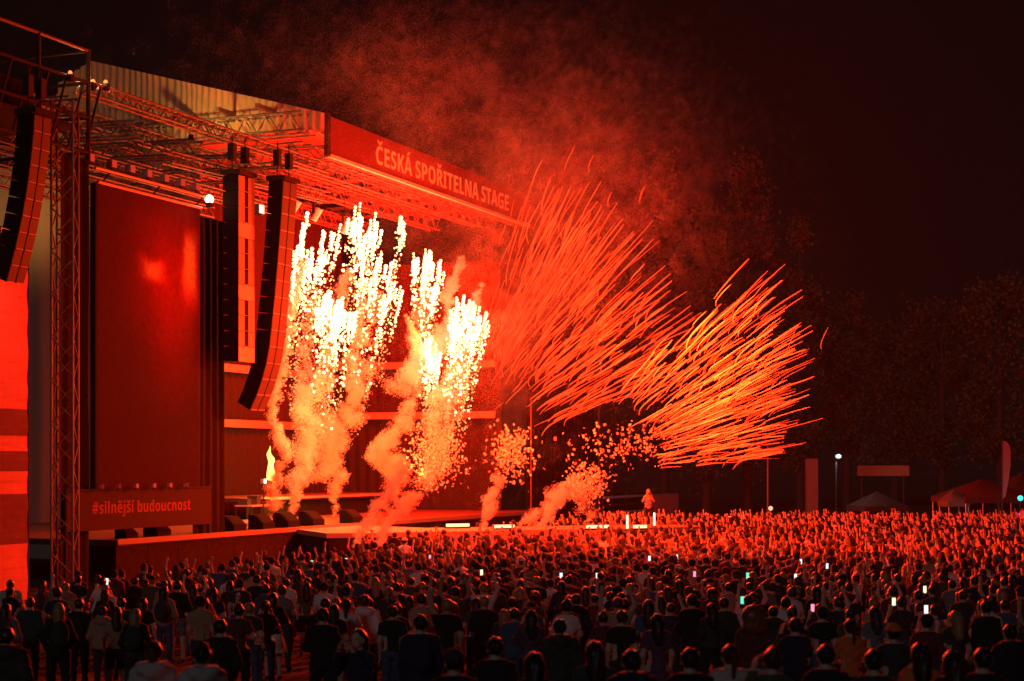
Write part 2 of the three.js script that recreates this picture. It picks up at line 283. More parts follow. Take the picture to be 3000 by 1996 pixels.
// ---------------------------------------------------------------- speaker columns
function lineArray(label, uL, wF, hTop, n, size, depth, width, angles, plated) {
  const o = thing('line_array', label, 'speakers', st(uL, hTop, wF), TURN, 'hanging speaker columns');
  let y = 0, z = 0;
  for (let i = 0; i < n; i++) {
    const a = angles(i), c = new THREE.Group(); c.name = 'cabinet'; c.position.set(0, y, z); c.rotation.x = a; o.add(c);
    const sh = new THREE.Shape([[0, 0], [0, -size * 0.985], [-depth, -size * 0.93], [-depth, -size * 0.05]].map(([p, q]) => new THREE.Vector2(p, q)));
    const bodyGeo = new THREE.ExtrudeGeometry(sh, { depth: width, bevelEnabled: true, bevelSize: 0.008, bevelThickness: 0.008, bevelSegments: 1 }).rotateY(-Math.PI / 2).translate(width, 0, 0);
    part('enclosure', bodyGeo, M.cabinet, c);
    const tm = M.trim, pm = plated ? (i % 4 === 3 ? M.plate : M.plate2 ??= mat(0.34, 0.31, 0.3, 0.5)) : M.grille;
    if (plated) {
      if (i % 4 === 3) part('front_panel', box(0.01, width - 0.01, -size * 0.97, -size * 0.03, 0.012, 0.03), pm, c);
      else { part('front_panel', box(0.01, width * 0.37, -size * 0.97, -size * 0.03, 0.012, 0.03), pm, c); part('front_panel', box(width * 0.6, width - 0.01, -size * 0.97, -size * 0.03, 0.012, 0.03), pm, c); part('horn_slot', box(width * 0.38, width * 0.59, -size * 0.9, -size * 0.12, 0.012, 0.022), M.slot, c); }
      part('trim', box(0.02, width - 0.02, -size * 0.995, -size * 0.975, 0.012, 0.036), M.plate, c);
    } else {
      part('grille', box(0.02, width * 0.47, -size * 0.9, -size * 0.02, 0.012, 0.03), pm, c); part('grille', box(width * 0.53, width - 0.02, -size * 0.9, -size * 0.02, 0.012, 0.03), pm, c);
      part('trim', box(0.03, width * 0.45, -size * 0.99, -size * 0.915, 0.014, 0.05), tm, c); part('trim', box(width * 0.55, width - 0.03, -size * 0.99, -size * 0.915, 0.014, 0.05), tm, c);
    }
    y -= size * Math.cos(a); z -= size * Math.sin(a);
  }
  part('bumper_frame', box(-0.06, width + 0.06, 0.04, 0.22, -depth - 0.1, 0.12), M.darkSteel, o);
  for (const x of [0.12, width - 0.12]) part('hoist', box(x - 0.12, x + 0.12, 0.6, 1.25, -depth * 0.7, -depth * 0.3), M.black, o);
  for (const x of [0.12, width - 0.12]) part('chain', bar(V(x, 0.2, -depth / 2), V(x, 1.6, -depth / 2), 0.025), M.darkSteel, o);
  return o;
}
{
  let q = onW(697, 512, 1.35);
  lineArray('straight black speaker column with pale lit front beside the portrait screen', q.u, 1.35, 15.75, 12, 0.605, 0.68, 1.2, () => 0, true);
  q = onW(828, 525, 2.4);
  lineArray('long curved speaker column with striped lit front at the stage corner', q.u, 2.4, 15.7, 14, 0.66, 0.62, 1.15, (i) => i < 10 ? 0.07 + i * 0.006 : 0.13 + (i - 9) * 0.085, false);
  q = onW(98, 345, 3.0);
  lineArray('large dark curved speaker column above the red cloth at the picture edge', q.u, 3.0, 15.2, 10, 0.52, 0.6, 0.85, (i) => 0.08 + i * 0.028, false);
}

// ---------------------------------------------------------------- near tower, cloth
truss('dark upright truss tower between the red cloth and the screen', st(-19.4, 0.02, 0.3), st(-19.4, 16.8, 0.3), 0.72, 'upright truss towers', 'tower_truss');
truss('dark upright truss tower standing behind the screen curtain', st(-19.4, 0.02, -3), st(-19.4, 17.2, -3), 0.6, 'upright truss towers', 'tower_truss');
{
  const o = stageThing('speaker_tower', 'dark steel head frame with railing on top of the near tower', 'tower');
  const rail = mat(0.12, 0.08, 0.07, 0.7);
  for (const [u, w] of [[-24.5, 0.6], [-18.5, 0.6], [-24.5, -3.4], [-18.5, -3.4], [-21.2, 0.6], [-21.2, -3.4]]) part('post', bar(V(u, 14.9, w), V(u, 18.75, w), 0.08), M.darkSteel, o);
  for (const h of [18.7, 17.6, 16.4, 15.2]) { part('rail', bar(V(-24.5, h, 0.6), V(-18.5, h, 0.6), 0.06), h > 18 ? rail : M.darkSteel, o); part('rail', bar(V(-24.5, h, -3.4), V(-18.5, h, -3.4), 0.06), M.darkSteel, o); part('rail', bar(V(-18.5, h, -3.4), V(-18.5, h, 0.6), 0.06), M.darkSteel, o); }
  for (let i = 0; i < 7; i++) { const u = -24.4 + i * 0.95; part('brace', bar(V(u, 15.2, 0.6), V(u + 0.9, 17.6, 0.6), 0.045), M.darkSteel, o); part('brace', bar(V(u + 0.5, 16.4, -3.4), V(u, 18.7, -3.4), 0.045), M.darkSteel, o); }
  part('floor_grid', box(-24.4, -18.6, 16.0, 16.12, -3.2, 0.4), M.darkSteel, o);
  part('chain_motor_block', box(-23.6, -20.2, 16.14, 17.3, -2.6, -0.4), M.cloth, o);
}
{
  // cloth banner at the left picture edge, washed from above by a red lamp
  const g = new THREE.PlaneGeometry(6, 11.2, 70, 120), p = g.attributes.position;
  for (let i = 0; i < p.count; i++) { const x = p.getX(i), y = p.getY(i), e = Math.exp(-(3 - x) * 1.3); p.setZ(i, 0.02 * e * Math.sin(y * 5 + 3 * fbm(x + 20, y, 31)) + 0.05 * (fbm(x * 1.1 + 9, y * 0.7 + 9, 32) - 0.5) + 0.03 * (fbm(x * 4 + 9, y * 4 + 9, 33) - 0.5)); }
  g.computeVertexNormals();
  const c = document.createElement('canvas'); c.width = 256; c.height = 512; const x = c.getContext('2d');
  x.fillStyle = '#b8808a'; x.fillRect(0, 0, 256, 512); x.fillStyle = '#5a3a4a'; x.fillRect(0, 225, 256, 40); x.fillRect(0, 288, 256, 30); x.fillRect(0, 352, 256, 75);
  for (let i = 0; i < 500; i++) { x.globalAlpha = 0.06; x.fillStyle = i % 2 ? '#311' : '#dbc'; x.fillRect(rnd() * 256, rnd() * 512, 10 + rnd() * 50, 2 + rnd() * 3); }
  const t = new THREE.CanvasTexture(c); t.colorSpace = THREE.SRGBColorSpace;
  const o = stageThing('cloth_banner', 'red lit wrinkled cloth banner at the picture edge', 'banner');
  part('cloth', g.translate(-24.12, 5.62, 0.1), new THREE.MeshStandardMaterial({ map: t, roughness: 0.85, side: THREE.DoubleSide }), o);
  part('top_bar', bar(V(-27, 11.24, 0.1), V(-21.05, 11.24, 0.1), 0.05), M.darkSteel, o); part('side_pole', bar(V(-21.06, 0.02, 0.06), V(-21.06, 11.3, 0.06), 0.05), M.darkSteel, o);
  const q = onW(4, 755, 1.0), l = floodlight(q.u, 11.45, 1.0, 'red flood lamp above the wrinkled cloth banner', null, 0.55, glow(1, 0.08, 0.03, 0.8));
  const s = new THREE.SpotLight(rgb(1, 0.05, 0.016), 60, 0, 1.2, 0.7); s.name = 'cloth_lamp_light'; s.position.copy(st(q.u - 0.3, 11.4, 1.35)); s.target.position.copy(st(q.u - 0.4, 7.6, 0)); s.castShadow = true; s.shadow.radius = 10; scene.add(s, s.target);
}
// small orange lamps on the roof edge
for (const [px, py, w, lab] of [[205, 213, 0.7, 'tiny orange lamp on the tower head'], [272, 238, 0.2, 'tiny orange lamp at the outer end of the wing truss'], [309, 240, 0.2, 'tiny orange lamp beside another on the wing truss'], [613, 584, 0.5, 'bright white hot lamp at the upper corner of the portrait screen'], [1590, 121, -30, '']]) {
  if (!lab) continue;
  const q = onW(px, py, w), o = thing('marker_lamp', lab, 'lamp', st(q.u, q.h, q.w), TURN), big = px === 613;
  part('bulb', new THREE.SphereGeometry(big ? 0.17 : 0.07, 14, 10), big ? glow(1, 0.62, 0.42, 9) : glow(1, 0.16, 0.04, 3), o);
  part('fitting', box(-0.1, 0.1, -0.3, big ? -0.12 : -0.06, -0.1, 0.1), M.darkSteel, o);
  const l = new THREE.PointLight(big ? rgb(1, 0.2, 0.08) : rgb(1, 0.42, 0.13), big ? 1.5 : w > 0.5 ? 2 : 10); l.name = 'marker_lamp_light'; l.position.copy(st(q.u, q.h, q.w)); l.castShadow = true; scene.add(l);
}
for (const [u, h, w, tu, th, tw, lab] of [[-4.6, 18.4, -4.2, -1.1, 20.9, -4.4, 'warm work lamp in the wing roof shining on the pleated gable'], [-5.5, 15.4, -15, -0.9, 18, -16.5, 'warm work lamp deep in the near wing shining on the tarpaulin']]) {
  const l = floodlight(u, h, w, lab, 'warm work lamps of the near wing', 0.26, glow(1, 0.5, 0.15, 2)), s = new THREE.SpotLight(rgb(1, 0.44, 0.1), 55, 0, 1.25, 0.9); s.name = 'work_lamp_light'; s.position.copy(st(u + 0.3, h + 0.2, w)); s.target.position.copy(st(tu, th, tw)); s.castShadow = true; s.shadow.radius = 8; scene.add(s, s.target); l.rotation.y = TURN + Math.PI / 2;
}
// work light between the speaker columns, moving heads under the roof
{
  const q = onW(758, 628, 0.2), o = floodlight(q.u, q.h, 0.2, 'square white work lamp between the two speaker columns', null, 0.42, glow(1, 0.5, 0.3, 3)); 
  for (const [px, py, w, lab] of [[862, 600, -4.2, 'pale moving head lamp hung near the curved speaker column'], [925, 622, -4.2, 'second pale moving head lamp hung under the roof'], [1010, 660, -4.2, 'third pale moving head lamp hung under the roof']]) {
    const p = onW(px, py, w), m = thing('moving_head_lamp', lab, 'stage lamp', st(p.u, p.h, p.w), TURN, 'moving head lamps');
    part('base', box(-0.24, 0.24, 0.42, 0.6, -0.2, 0.2), M.black, m); part('yoke', merge([box(-0.27, -0.22, -0.1, 0.42, -0.07, 0.07), box(0.22, 0.27, -0.1, 0.42, -0.07, 0.07)]), M.black, m);
    part('head', new THREE.CylinderGeometry(0.2, 0.14, 0.62, 16).rotateX(0.5).translate(0, -0.1, 0.05), mat(0.75, 0.7, 0.66, 0.4), m);
    part('lens', new THREE.CylinderGeometry(0.13, 0.13, 0.03, 16).translate(0, -0.33, 0).rotateX(0.5).translate(0, -0.1, 0.05), glow(1, 0.4, 0.2, 2), m);
    part('hanger', bar(V(0, 0.6, 0), V(0, 18.3 - p.h, 0), 0.03), M.darkSteel, m);
  }
}
// ---------------------------------------------------------------- fireworks
const ico0 = new THREE.IcosahedronGeometry(1, 0), ico1 = new THREE.IcosahedronGeometry(1, 1);
const whiteHot = glow(1, 0.58, 0.235, 4.6), ember = glow(1, 0.3, 0.07, 2);
const ball = (p, r, g = ico0) => g.clone().scale(r, r, r).translate(p.x, p.y, p.z);
// base and head are photo sight lines cut at the given w; comets fly up from the base and spread
function burst(label, w, bx, by, spots, spread, trail, n) {
  const b0 = onW(bx, by, w), base = st(b0.u, b0.h, b0.w), o = thing('firework_burst', label, 'firework', base, 0, 'white hot comets over the stage');
  const falling = [];
  for (let i = 0; i < n; i++) {
    const [sx, sy] = spots[i % spots.length], q = onW(sx + gauss() * spread[0], sy + gauss() * spread[1], w + gauss() * 0.9), head = st(q.u, q.h, q.w).sub(base), dir = head.clone().multiplyScalar(-1);
    dir.y = Math.min(dir.y, -1); dir.normalize(); dir.x *= 0.75; dir.z *= 0.75; dir.normalize();
    const hot = [], len = trail * rr(0.5, 1.15); let r = rr(0.07, 0.115);
    for (let j = 0; j < 5; j++) hot.push(ball(head.clone().addScaledVector(dir, j * 0.17).add(V(gauss() * 0.03, 0, gauss() * 0.03)), r * rr(0.75, 1) * (1 - j * 0.07), ico1));
    const k = Math.round(rr(8, 18));
    for (let j = 0; j < k; j++) { const t = 0.5 + 1.8 * rnd() * rnd() * len * 0.5, p = head.clone().addScaledVector(dir, t).add(V(gauss() * 0.13, gauss() * 0.05, gauss() * 0.13)); hot.push(ball(p, r * rr(0.35, 0.8))); }
    part('comet', merge(hot), whiteHot, o);
    const m = Math.round(rr(9, 22));
    for (let j = 0; j < m; j++) { const t = 0.8 + len * Math.pow(rnd(), 0.8), p = head.clone().addScaledVector(dir, t).add(V(gauss() * 0.1, gauss() * 0.1, gauss() * 0.1)); falling.push(ball(p, rr(0.018, 0.05))); }
  }
  part('falling_sparks', merge(falling), ember, o, 'stuff');
  return o;
}
burst('white hot comet cluster nearest the curved speaker column', -1.5, 800, 1480, [[893, 655], [885, 720], [940, 690], [985, 690], [950, 760], [900, 790], [870, 760], [925, 740]], [14, 40], 5.5, 36);
burst('tallest white hot comet cluster rising to the roof truss', -2, 960, 1500, [[1052, 635], [1110, 640], [1035, 650], [1090, 665], [1060, 700], [1185, 665], [1110, 760], [1140, 800], [1170, 840], [1085, 800], [1060, 780], [1130, 870]], [14, 40], 6.5, 62);
burst('low white hot comet cluster in front of the nearer smoke', 0.5, 900, 1490, [[960, 865], [1000, 890], [1030, 930], [985, 930], [940, 900]], [16, 26], 5, 32);
burst('narrow white hot comet cluster in the middle of the stage', -2.5, 1190, 1500, [[1215, 760], [1250, 745], [1262, 760], [1290, 780], [1240, 800], [1275, 820]], [10, 34], 5.5, 34);
burst('dense white hot comet cluster beside the streamers', 1, 1270, 1500, [[1335, 900], [1360, 895], [1380, 900], [1400, 935], [1425, 930], [1350, 950], [1385, 970], [1330, 960]], [12, 34], 5.5, 56);
burst('low white hot comet cluster where two smoke columns meet', 0, 1200, 1500, [[1255, 1000], [1280, 1040], [1265, 1030]], [14, 22], 3.2, 16);

function fire(px, py, w, cd, r, c, name) { const q = onW(px, py, w), l = new THREE.PointLight(c, cd); l.name = name; l.position.copy(st(q.u, q.h, q.w)); l.shadow.radius = r / 0.02; l.castShadow = true; scene.add(l); return l; }
const WARM = rgb(1, 0.3, 0.06), AMBER = rgb(1, 0.11, 0.02);
const FLARE = rgb(1, 0.034, 0.004);
const RED = rgb(1, 0.005, 0.0004), ORANGE = rgb(1, 0.02, 0.0015);
fire(1000, 800, -4, 650, 1.0, RED, 'firework_light');
fire(1090, 720, -5, 1800, 1.2, RED, 'firework_light');
fire(1260, 830, -4, 2400, 1.0, RED, 'firework_light');
fire(1200, 1200, -5, 700, 1.0, RED, 'firework_light');
fire(1375, 940, 3, 1600, 1.2, RED, 'firework_light');
fire(985, 930, 0.9, 105, 0.6, WARM, 'firework_light');
fire(1300, 1010, 1.6, 120, 0.6, WARM, 'firework_light');
fire(915, 1230, 0.2, 95, 0.5, WARM, 'firework_light');
fire(1190, 1370, 2.5, 70, 0.5, AMBER, 'firework_light');
fire(1090, 1530, 8.6, 25, 0.3, AMBER, 'firework_light');
fire(1470, 930, 6, 300, 0.8, AMBER, 'firework_light');
fire(1240, 1330, 7.5, 300, 1.0, RED, 'firework_light');
fire(1560, 980, 10.5, 1700, 1.2, FLARE, 'firework_light');
fire(1960, 1060, 20, 1500, 1.2, FLARE, 'firework_light');

// ---------------------------------------------------------------- smoke: clouds of fine particles
function particles(n, r, spread) { return merge(Array.from({ length: n }, () => { const s = r * rr(0.7, 1.3), d = V(gauss(), gauss(), gauss()).multiplyScalar(spread * 0.8); return new THREE.OctahedronGeometry(s, 0).rotateX(rnd() * 3).rotateY(rnd() * 3).translate(d.x, d.y, d.z); })); }
const puffGeo = particles(9, 0.36, 2.6), driftGeo = particles(32, 0.66, 70);
const smokeMat = mat(0.78, 0.74, 0.7, 1);
function plume(label, w, path, density, group, size = 0.022, name = 'smoke_plume') {
  // path: photo points with radius in photo pixels; the column meanders between them
  const pts = path.map(([px, py, r]) => { const q = onW(px, py, w); const p = st(q.u, q.h, q.w); return { p, r: r / LENS * -p.z }; });
  const puffs = []; let vol = 0;
  for (let i = 0; i < pts.length - 1; i++) {
    const a = pts[i], b = pts[i + 1], d = a.p.distanceTo(b.p), k = Math.max(2, Math.round(d / (0.36 * (a.r + b.r) / 2)));
    for (let j = 0; j < k; j++) {
      const t = (j + rnd()) / k, r0 = a.r + (b.r - a.r) * t, c = a.p.clone().lerp(b.p, t).add(V(gauss(), gauss(), gauss()).multiplyScalar(r0 * 0.62)), r = r0 * rr(0.35, 0.95), den = rr(0.2, 1.5);
      puffs.push({ c, r, den }); vol += r * r * den;                             // particles per puff follow its cross-section, so every puff is about as opaque
    }
  }
  const total = Math.min(30000, Math.round(vol * density)), mtx = new THREE.Matrix4(), q = new THREE.Quaternion(), list = [];
  for (const f of puffs) {
    const n = f.r * f.r * f.den / vol * total;
    for (let i = 0; i < n; i++) {
      const d = V(gauss(), gauss(), gauss()).normalize(), s = Math.pow(rnd(), 0.7) * f.r * 1.12 * (0.82 + 0.36 * vnoise(d.x * 2.3 + f.c.x * 3 + 40, d.y * 2.3 + d.z * 1.7 + f.c.y * 3 + 40, 41));
      list.push([f.c.clone().addScaledVector(d, s), size * rr(0.6, 1.4)]);
    }
  }
  const im = new THREE.InstancedMesh(puffGeo, smokeMat, list.length); im.name = numbered(name); im.castShadow = im.receiveShadow = true;
  list.forEach(([p, s], i) => { q.set(rnd(), rnd(), rnd(), rnd()).normalize(); im.setMatrixAt(i, mtx.compose(p, q, V(s, s, s))); });
  scene.add(im); return tag(im, label, 'smoke', group, 'stuff');
}
const SM = 'smoke columns of the fireworks', D = 2300;
plume('wavy smoke column nearest the curved speaker column', -1, [[800, 1510, 20], [795, 1440, 26], [815, 1380, 22], [830, 1320, 26], [800, 1250, 20], [795, 1180, 22], [815, 1110, 24], [830, 1040, 24], [845, 960, 26], [850, 900, 22], [870, 820, 22], [885, 770, 18]], D, SM);
plume('second smoke column, broad and yellow in the middle', -1.5, [[850, 1505, 12], [860, 1450, 22], [880, 1390, 34], [900, 1320, 42], [910, 1240, 48], [890, 1190, 44], [930, 1120, 40], [960, 1050, 34], [965, 970, 34], [985, 900, 30], [1005, 840, 22], [1030, 790, 14]], D, SM);
plume('third smoke column bending away from the second', -2, [[980, 1505, 12], [975, 1450, 24], [990, 1390, 32], [975, 1330, 38], [1000, 1270, 34], [1010, 1210, 34], [1040, 1160, 28], [1025, 1110, 24], [1040, 1030, 22], [1050, 960, 20], [1060, 900, 14]], D, SM);
plume('low drifting smoke between the second and third columns', -2, [[930, 1400, 30], [970, 1370, 36], [930, 1300, 40], [990, 1250, 34], [930, 1220, 36]], D * 0.7, SM);
plume('long slanting smoke column rising from the front of the crowd barrier', 7, [[1035, 1605, 10], [1055, 1560, 18], [1085, 1520, 24], [1110, 1480, 24], [1150, 1430, 30], [1180, 1390, 34]], D, SM);
plume('short slanting smoke column next to the long one', 7.4, [[1108, 1600, 10], [1130, 1545, 18], [1155, 1505, 22], [1185, 1470, 26], [1220, 1455, 18]], D, SM);
plume('tall smoke column leaning up to the dense comet cluster', -0.5, [[1150, 1440, 30], [1165, 1380, 40], [1120, 1340, 40], [1090, 1320, 24], [1150, 1290, 34], [1175, 1240, 30], [1190, 1180, 32], [1180, 1120, 36], [1210, 1080, 32], [1250, 1030, 34], [1290, 1000, 32], [1320, 940, 26], [1310, 880, 22], [1325, 830, 20], [1345, 780, 14], [1355, 755, 8]], D, SM);
plume('short smoke branch left of the dense comet cluster', 0, [[1240, 1050, 26], [1215, 1000, 18], [1200, 950, 12], [1190, 925, 8]], D, SM);
plume('thin smoke wisp above the dense comet cluster', 1, [[1380, 920, 16], [1400, 870, 14], [1415, 830, 9]], D, SM);
plume('smoke under the dense comet cluster', 0.5, [[1230, 1400, 40], [1275, 1390, 44], [1290, 1320, 34], [1260, 1240, 34], [1290, 1160, 36], [1330, 1090, 30]], D * 0.55, SM);
plume('upright smoke column on the runway with a pink lit foot', 6.5, [[1412, 1570, 9], [1415, 1540, 15], [1425, 1500, 20], [1440, 1460, 24], [1460, 1425, 20], [1450, 1405, 16], [1470, 1415, 8]], D, SM);
plume('slanting smoke column in front of the far wing', 8.5, [[1575, 1560, 8], [1590, 1535, 15], [1610, 1500, 20], [1635, 1465, 22], [1655, 1430, 20], [1680, 1405, 14]], D, SM);
plume('wide faint smoke bank behind the slanting column', 8, [[1525, 1540, 12], [1560, 1505, 20], [1600, 1480, 22], [1640, 1440, 30], [1700, 1440, 40], [1720, 1490, 36]], D * 0.35, SM);
for (const [lab, w, path] of [
  ['faint smoke streaks under the nearest comet cluster', -2.5, [[870, 1250, 26], [890, 1050, 34], [910, 850, 36]]], ['faint smoke streaks under the tallest comet cluster', -3, [[1030, 1250, 34], [1060, 1050, 44], [1090, 850, 40]]],
  ['faint smoke streaks under the narrow comet cluster', -3.4, [[1215, 1180, 24], [1230, 1000, 34], [1250, 860, 34]]], ['faint smoke streaks under the dense comet cluster', 0.2, [[1300, 1300, 24], [1340, 1150, 34], [1370, 1000, 36]]]]) plume(lab, w, path, D * 0.35, SM);

// thin drifting smoke over the roof edge and round the streamers
function drift(label, blobs) {
  const list = [];
  for (const [px, py, w, sx, sy, sw, n] of blobs) for (let i = 0; i < n; i++) {
    const a = Math.sqrt(-2 * Math.log(rnd() + 1e-9)), b = rnd() * 6.283, x = px + a * Math.cos(b) * sx, y = py + a * Math.sin(b) * sy, f = fbm(x * 0.006 + 30, y * 0.006 + 30, 71); if (rnd() > 0.25 + Math.max(0, f - 0.25) * 1.2) continue;
    const q = onW(x, y, w + gauss() * sw); list.push(st(q.u, q.h, q.w));
  }
  const im = new THREE.InstancedMesh(driftGeo, smokeMat, list.length); im.name = numbered('drifting_smoke'); const m = new THREE.Matrix4(), q = new THREE.Quaternion();
  list.forEach((p, i) => { const s = rr(0.0042, 0.0062); q.set(rnd(), rnd(), rnd(), rnd()).normalize(); im.setMatrixAt(i, m.compose(p, q, V(s, s, s))); }); scene.add(im); console.log('drift', list.length); return tag(im, label, 'smoke', 'thin drifting smoke', 'stuff');
}
drift('thin red lit smoke drifting up past the lettered panel', [[1440, 350, 0, 250, 150, 1.8, 34000], [1250, 200, 0.5, 330, 120, 2, 6000]]);
drift('thin red lit smoke drifting through the streamer fans', [[1720, 580, 7, 230, 220, 2.5, 24000], [1480, 850, 4, 150, 240, 2, 12000], [1960, 760, 11, 240, 240, 3, 5000]]);

// ---------------------------------------------------------------- streamers
const paper = [mat(0.78, 0.62, 0.45, 0.8, { side: THREE.DoubleSide }), mat(0.7, 0.48, 0.3, 0.8), mat(0.84, 0.74, 0.6, 0.8)];
const streamerGeo = Array.from({ length: 14 }, (_, v) => {
  const pts = [], a = rr(0, 6), hook = v % 3 === 0 ? rr(0.05, 0.14) : 0.02;
  for (let i = 0; i <= 10; i++) { const t = i / 10; pts.push(V(0.006 * Math.sin(a + t * 5) + hook * Math.pow(1 - t, 6), t, 0.006 * Math.cos(a * 2 + t * 4) - hook * Math.pow(1 - t, 5) * 0.5)); }
  const curve = new THREE.CatmullRomCurve3(pts), g = new THREE.TubeGeometry(curve, 14, 0.010, 5), p = g.attributes.position, c = V();
  for (let i = 0; i < p.count; i++) { const t = Math.floor(i / 6) / 14, k = 0.3 + 0.7 * Math.sqrt(Math.sin(Math.PI * Math.min(0.97, Math.max(0.03, t)))); curve.getPointAt(t, c); p.setXYZ(i, c.x + (p.getX(i) - c.x) * k, c.y + (p.getY(i) - c.y) * k, c.z + (p.getZ(i) - c.z) * k); }
  return g;
});
const streamers = [];
function fan(label, group, px, py, w, count, el, az, near, far, len, thin) {
  const q = onW(px, py, w), o = st(q.u, q.h, q.w);
  for (let i = 0; i < count; i++) {
    const e = rr(...el) * Math.PI / 180, a = (rr(...az) + gauss() * 6) * Math.PI / 180, reach = far * (0.72 + 0.28 * Math.sin(e * 1.7)), d = near + (reach - near) * Math.pow(rnd(), 0.75);
    const dirU = Math.sin(a) * Math.cos(e), dirW = Math.cos(a) * Math.cos(e), dir = V(dirU * S + dirW * C, Math.sin(e), -dirU * C + dirW * S);
    const L = len * rr(0.45, 1.4), p = o.clone().addScaledVector(dir, d), tip = dir.clone().add(V(gauss() * 0.13, gauss() * 0.1 + 0.06 * rnd(), gauss() * 0.13)).normalize();
    streamers.push({ p, tip, L, label, group, k: thin, size: L * (0.5 + rnd()) / -p.z });
  }
}
fan('red lit paper streamer in the nearer and taller streamer fan', 'nearer fan of paper streamers', 1250, 1370, 8, 500, [19, 63], [-28, 34], 4.4, 11.0, 1.6, 1);
fan('red lit paper streamer in the farther streamer fan', 'farther fan of paper streamers', 1590, 1395, 13.8, 460, [4, 42], [-18, 34], 4.0, 10.4, 1.5, 1);
for (const [x, y, w] of [[1718, 500, 6], [1652, 495, 4], [1555, 540, 3], [1775, 600, 7], [1870, 590, 8], [2300, 1040, 20], [2400, 1020, 22]]) { const q = onW(x, y, w); streamers.push({ p: st(q.u, q.h, q.w), tip: V(0.45, 1, -0.2).normalize(), L: rr(0.7, 1.8), label: 'single paper streamer flying well clear of the fans', group: 'stray paper streamers', k: 1, size: 9 }); }
streamers.sort((a, b) => b.size - a.size);
const rest = [];
streamers.forEach((s, i) => {
  const q = new THREE.Quaternion().setFromUnitVectors(V(0, 1, 0), s.tip), k = [1.6, 2.0, 2.6, 1.7, 3.0][i % 5], g = streamerGeo[i % 14];
  if (i < 300) { const m = top('paper_streamer', g, paper[i % 3], s.label, 'streamer', s.group); m.position.copy(s.p); m.quaternion.copy(q); m.scale.set(k, s.L, k); }
  else rest.push([s, q, k, g]);
});
{
  const o = thing('streamer_swarm', 'dense mass of thin red lit paper streamers filling both fans', 'streamers'); o.userData.kind = 'stuff';
  streamerGeo.forEach((g, v) => { const l = rest.filter((r) => r[3] === g); if (!l.length) return; const im = new THREE.InstancedMesh(g, paper[v % 3], l.length); im.name = 'streamer_mass'; im.userData.kind = 'stuff'; l.forEach(([s, q, k], i) => im.setMatrixAt(i, new THREE.Matrix4().compose(s.p, q, V(k * 0.8, s.L, k * 0.8)))); o.add(im); });
}
// confetti drifting under the fans
{
  const g = new THREE.BoxGeometry(0.1, 0.012, 0.07), spots = [], im = (lab, list) => { const m = new THREE.InstancedMesh(g, paper[2], list.length); m.name = numbered('confetti'); list.forEach((p, i) => m.setMatrixAt(i, new THREE.Matrix4().compose(p, new THREE.Quaternion(rnd() - 0.5, rnd() - 0.5, rnd() - 0.5, rnd() - 0.5).normalize(), V(1, 1, 1).multiplyScalar(rr(0.6, 1.5))))); scene.add(m); tag(m, lab, 'confetti', 'clouds of confetti', 'stuff'); };
  const cloud = (px, py, w, sx, sy, n) => Array.from({ length: n }, () => { const q = onW(px + gauss() * sx, py + gauss() * sy, w + gauss() * 1.2); return st(q.u, q.h, q.w); });
  im('dense confetti cloud under the dense comet cluster', cloud(1280, 1330, 2, 75, 85, 900));
  im('confetti cloud above the upright runway smoke column', cloud(1500, 1330, 8, 60, 75, 420));
  im('confetti cloud around the slanting smoke column by the far wing', cloud(1720, 1420, 9, 60, 55, 620));
  im('loose confetti drifting below the farther streamer fan', cloud(1850, 1300, 12, 150, 60, 260));
}
// stage flame and small lamp at the side of the riser
{
  const q = onW(792, 1385, -7), o = thing('flame_jet', 'yellow flame jet beside the smoke at the stage side', 'flame', st(q.u, q.h - 0.4, q.w), TURN);
  const prof = [[0, 0], [0.16, 0.05], [0.2, 0.35], [0.13, 0.8], [0.17, 1.1], [0.07, 1.45], [0.0, 1.75]], g = new THREE.LatheGeometry(new THREE.SplineCurve(prof.map(([x, y]) => new THREE.Vector2(x, y))).getPoints(24), 14), p = g.attributes.position;
  for (let i = 0; i < p.count; i++) { const y = p.getY(i); p.setX(i, p.getX(i) + 0.12 * (vnoise(y * 3, 1, 51) - 0.4) * y); p.setZ(i, p.getZ(i) + 0.1 * (vnoise(y * 3, 7, 52) - 0.5) * y); }
  g.computeVertexNormals(); part('flame', g, glow(1, 0.5, 0.1, 3.2), o); part('burner', box(-0.2, 0.2, -0.3, 0.0, -0.2, 0.2), M.black, o);
  const l = new THREE.PointLight(rgb(1, 0.36, 0.04), 260); l.name = 'flame_light'; l.position.copy(st(q.u + 0.2, q.h + 0.4, q.w + 0.5)); l.shadow.radius = 15; l.castShadow = true; scene.add(l);
  const r = onW(772, 1412, -4), e = floodlight(r.u, r.h - 0.1, -4, 'small bluish white lamp on the stage side', null, 0.26, glow(0.7, 1, 0.95, 3));
  part('stand', bar(V(0, -(r.h - 0.1 - 1.78), 0), V(0, 0, 0), 0.03), M.darkSteel, e);
  const eq = stageThing('equipment_table', 'cluttered equipment table at the side of the stage', 'table');
  const t0 = onW(735, 1405, -4.5);
  part('table_top', box(t0.u - 0.6, t0.u + 1.6, 2.55, 2.62, -5.0, -4.1), M.plate, eq); for (const du of [-0.55, 1.5]) for (const ww of [-4.95, -4.2]) part('leg', bar(V(t0.u + du, 1.77, ww), V(t0.u + du, 2.55, ww), 0.03), M.darkSteel, eq);
  for (let i = 0; i < 5; i++) part('rack_unit', box(t0.u - 0.5 + i * 0.42, t0.u - 0.14 + i * 0.42, 2.622, 2.75 + 0.3 * hash2(i, 3), -4.9, -4.4), i % 2 ? M.black : M.grille, eq);
}
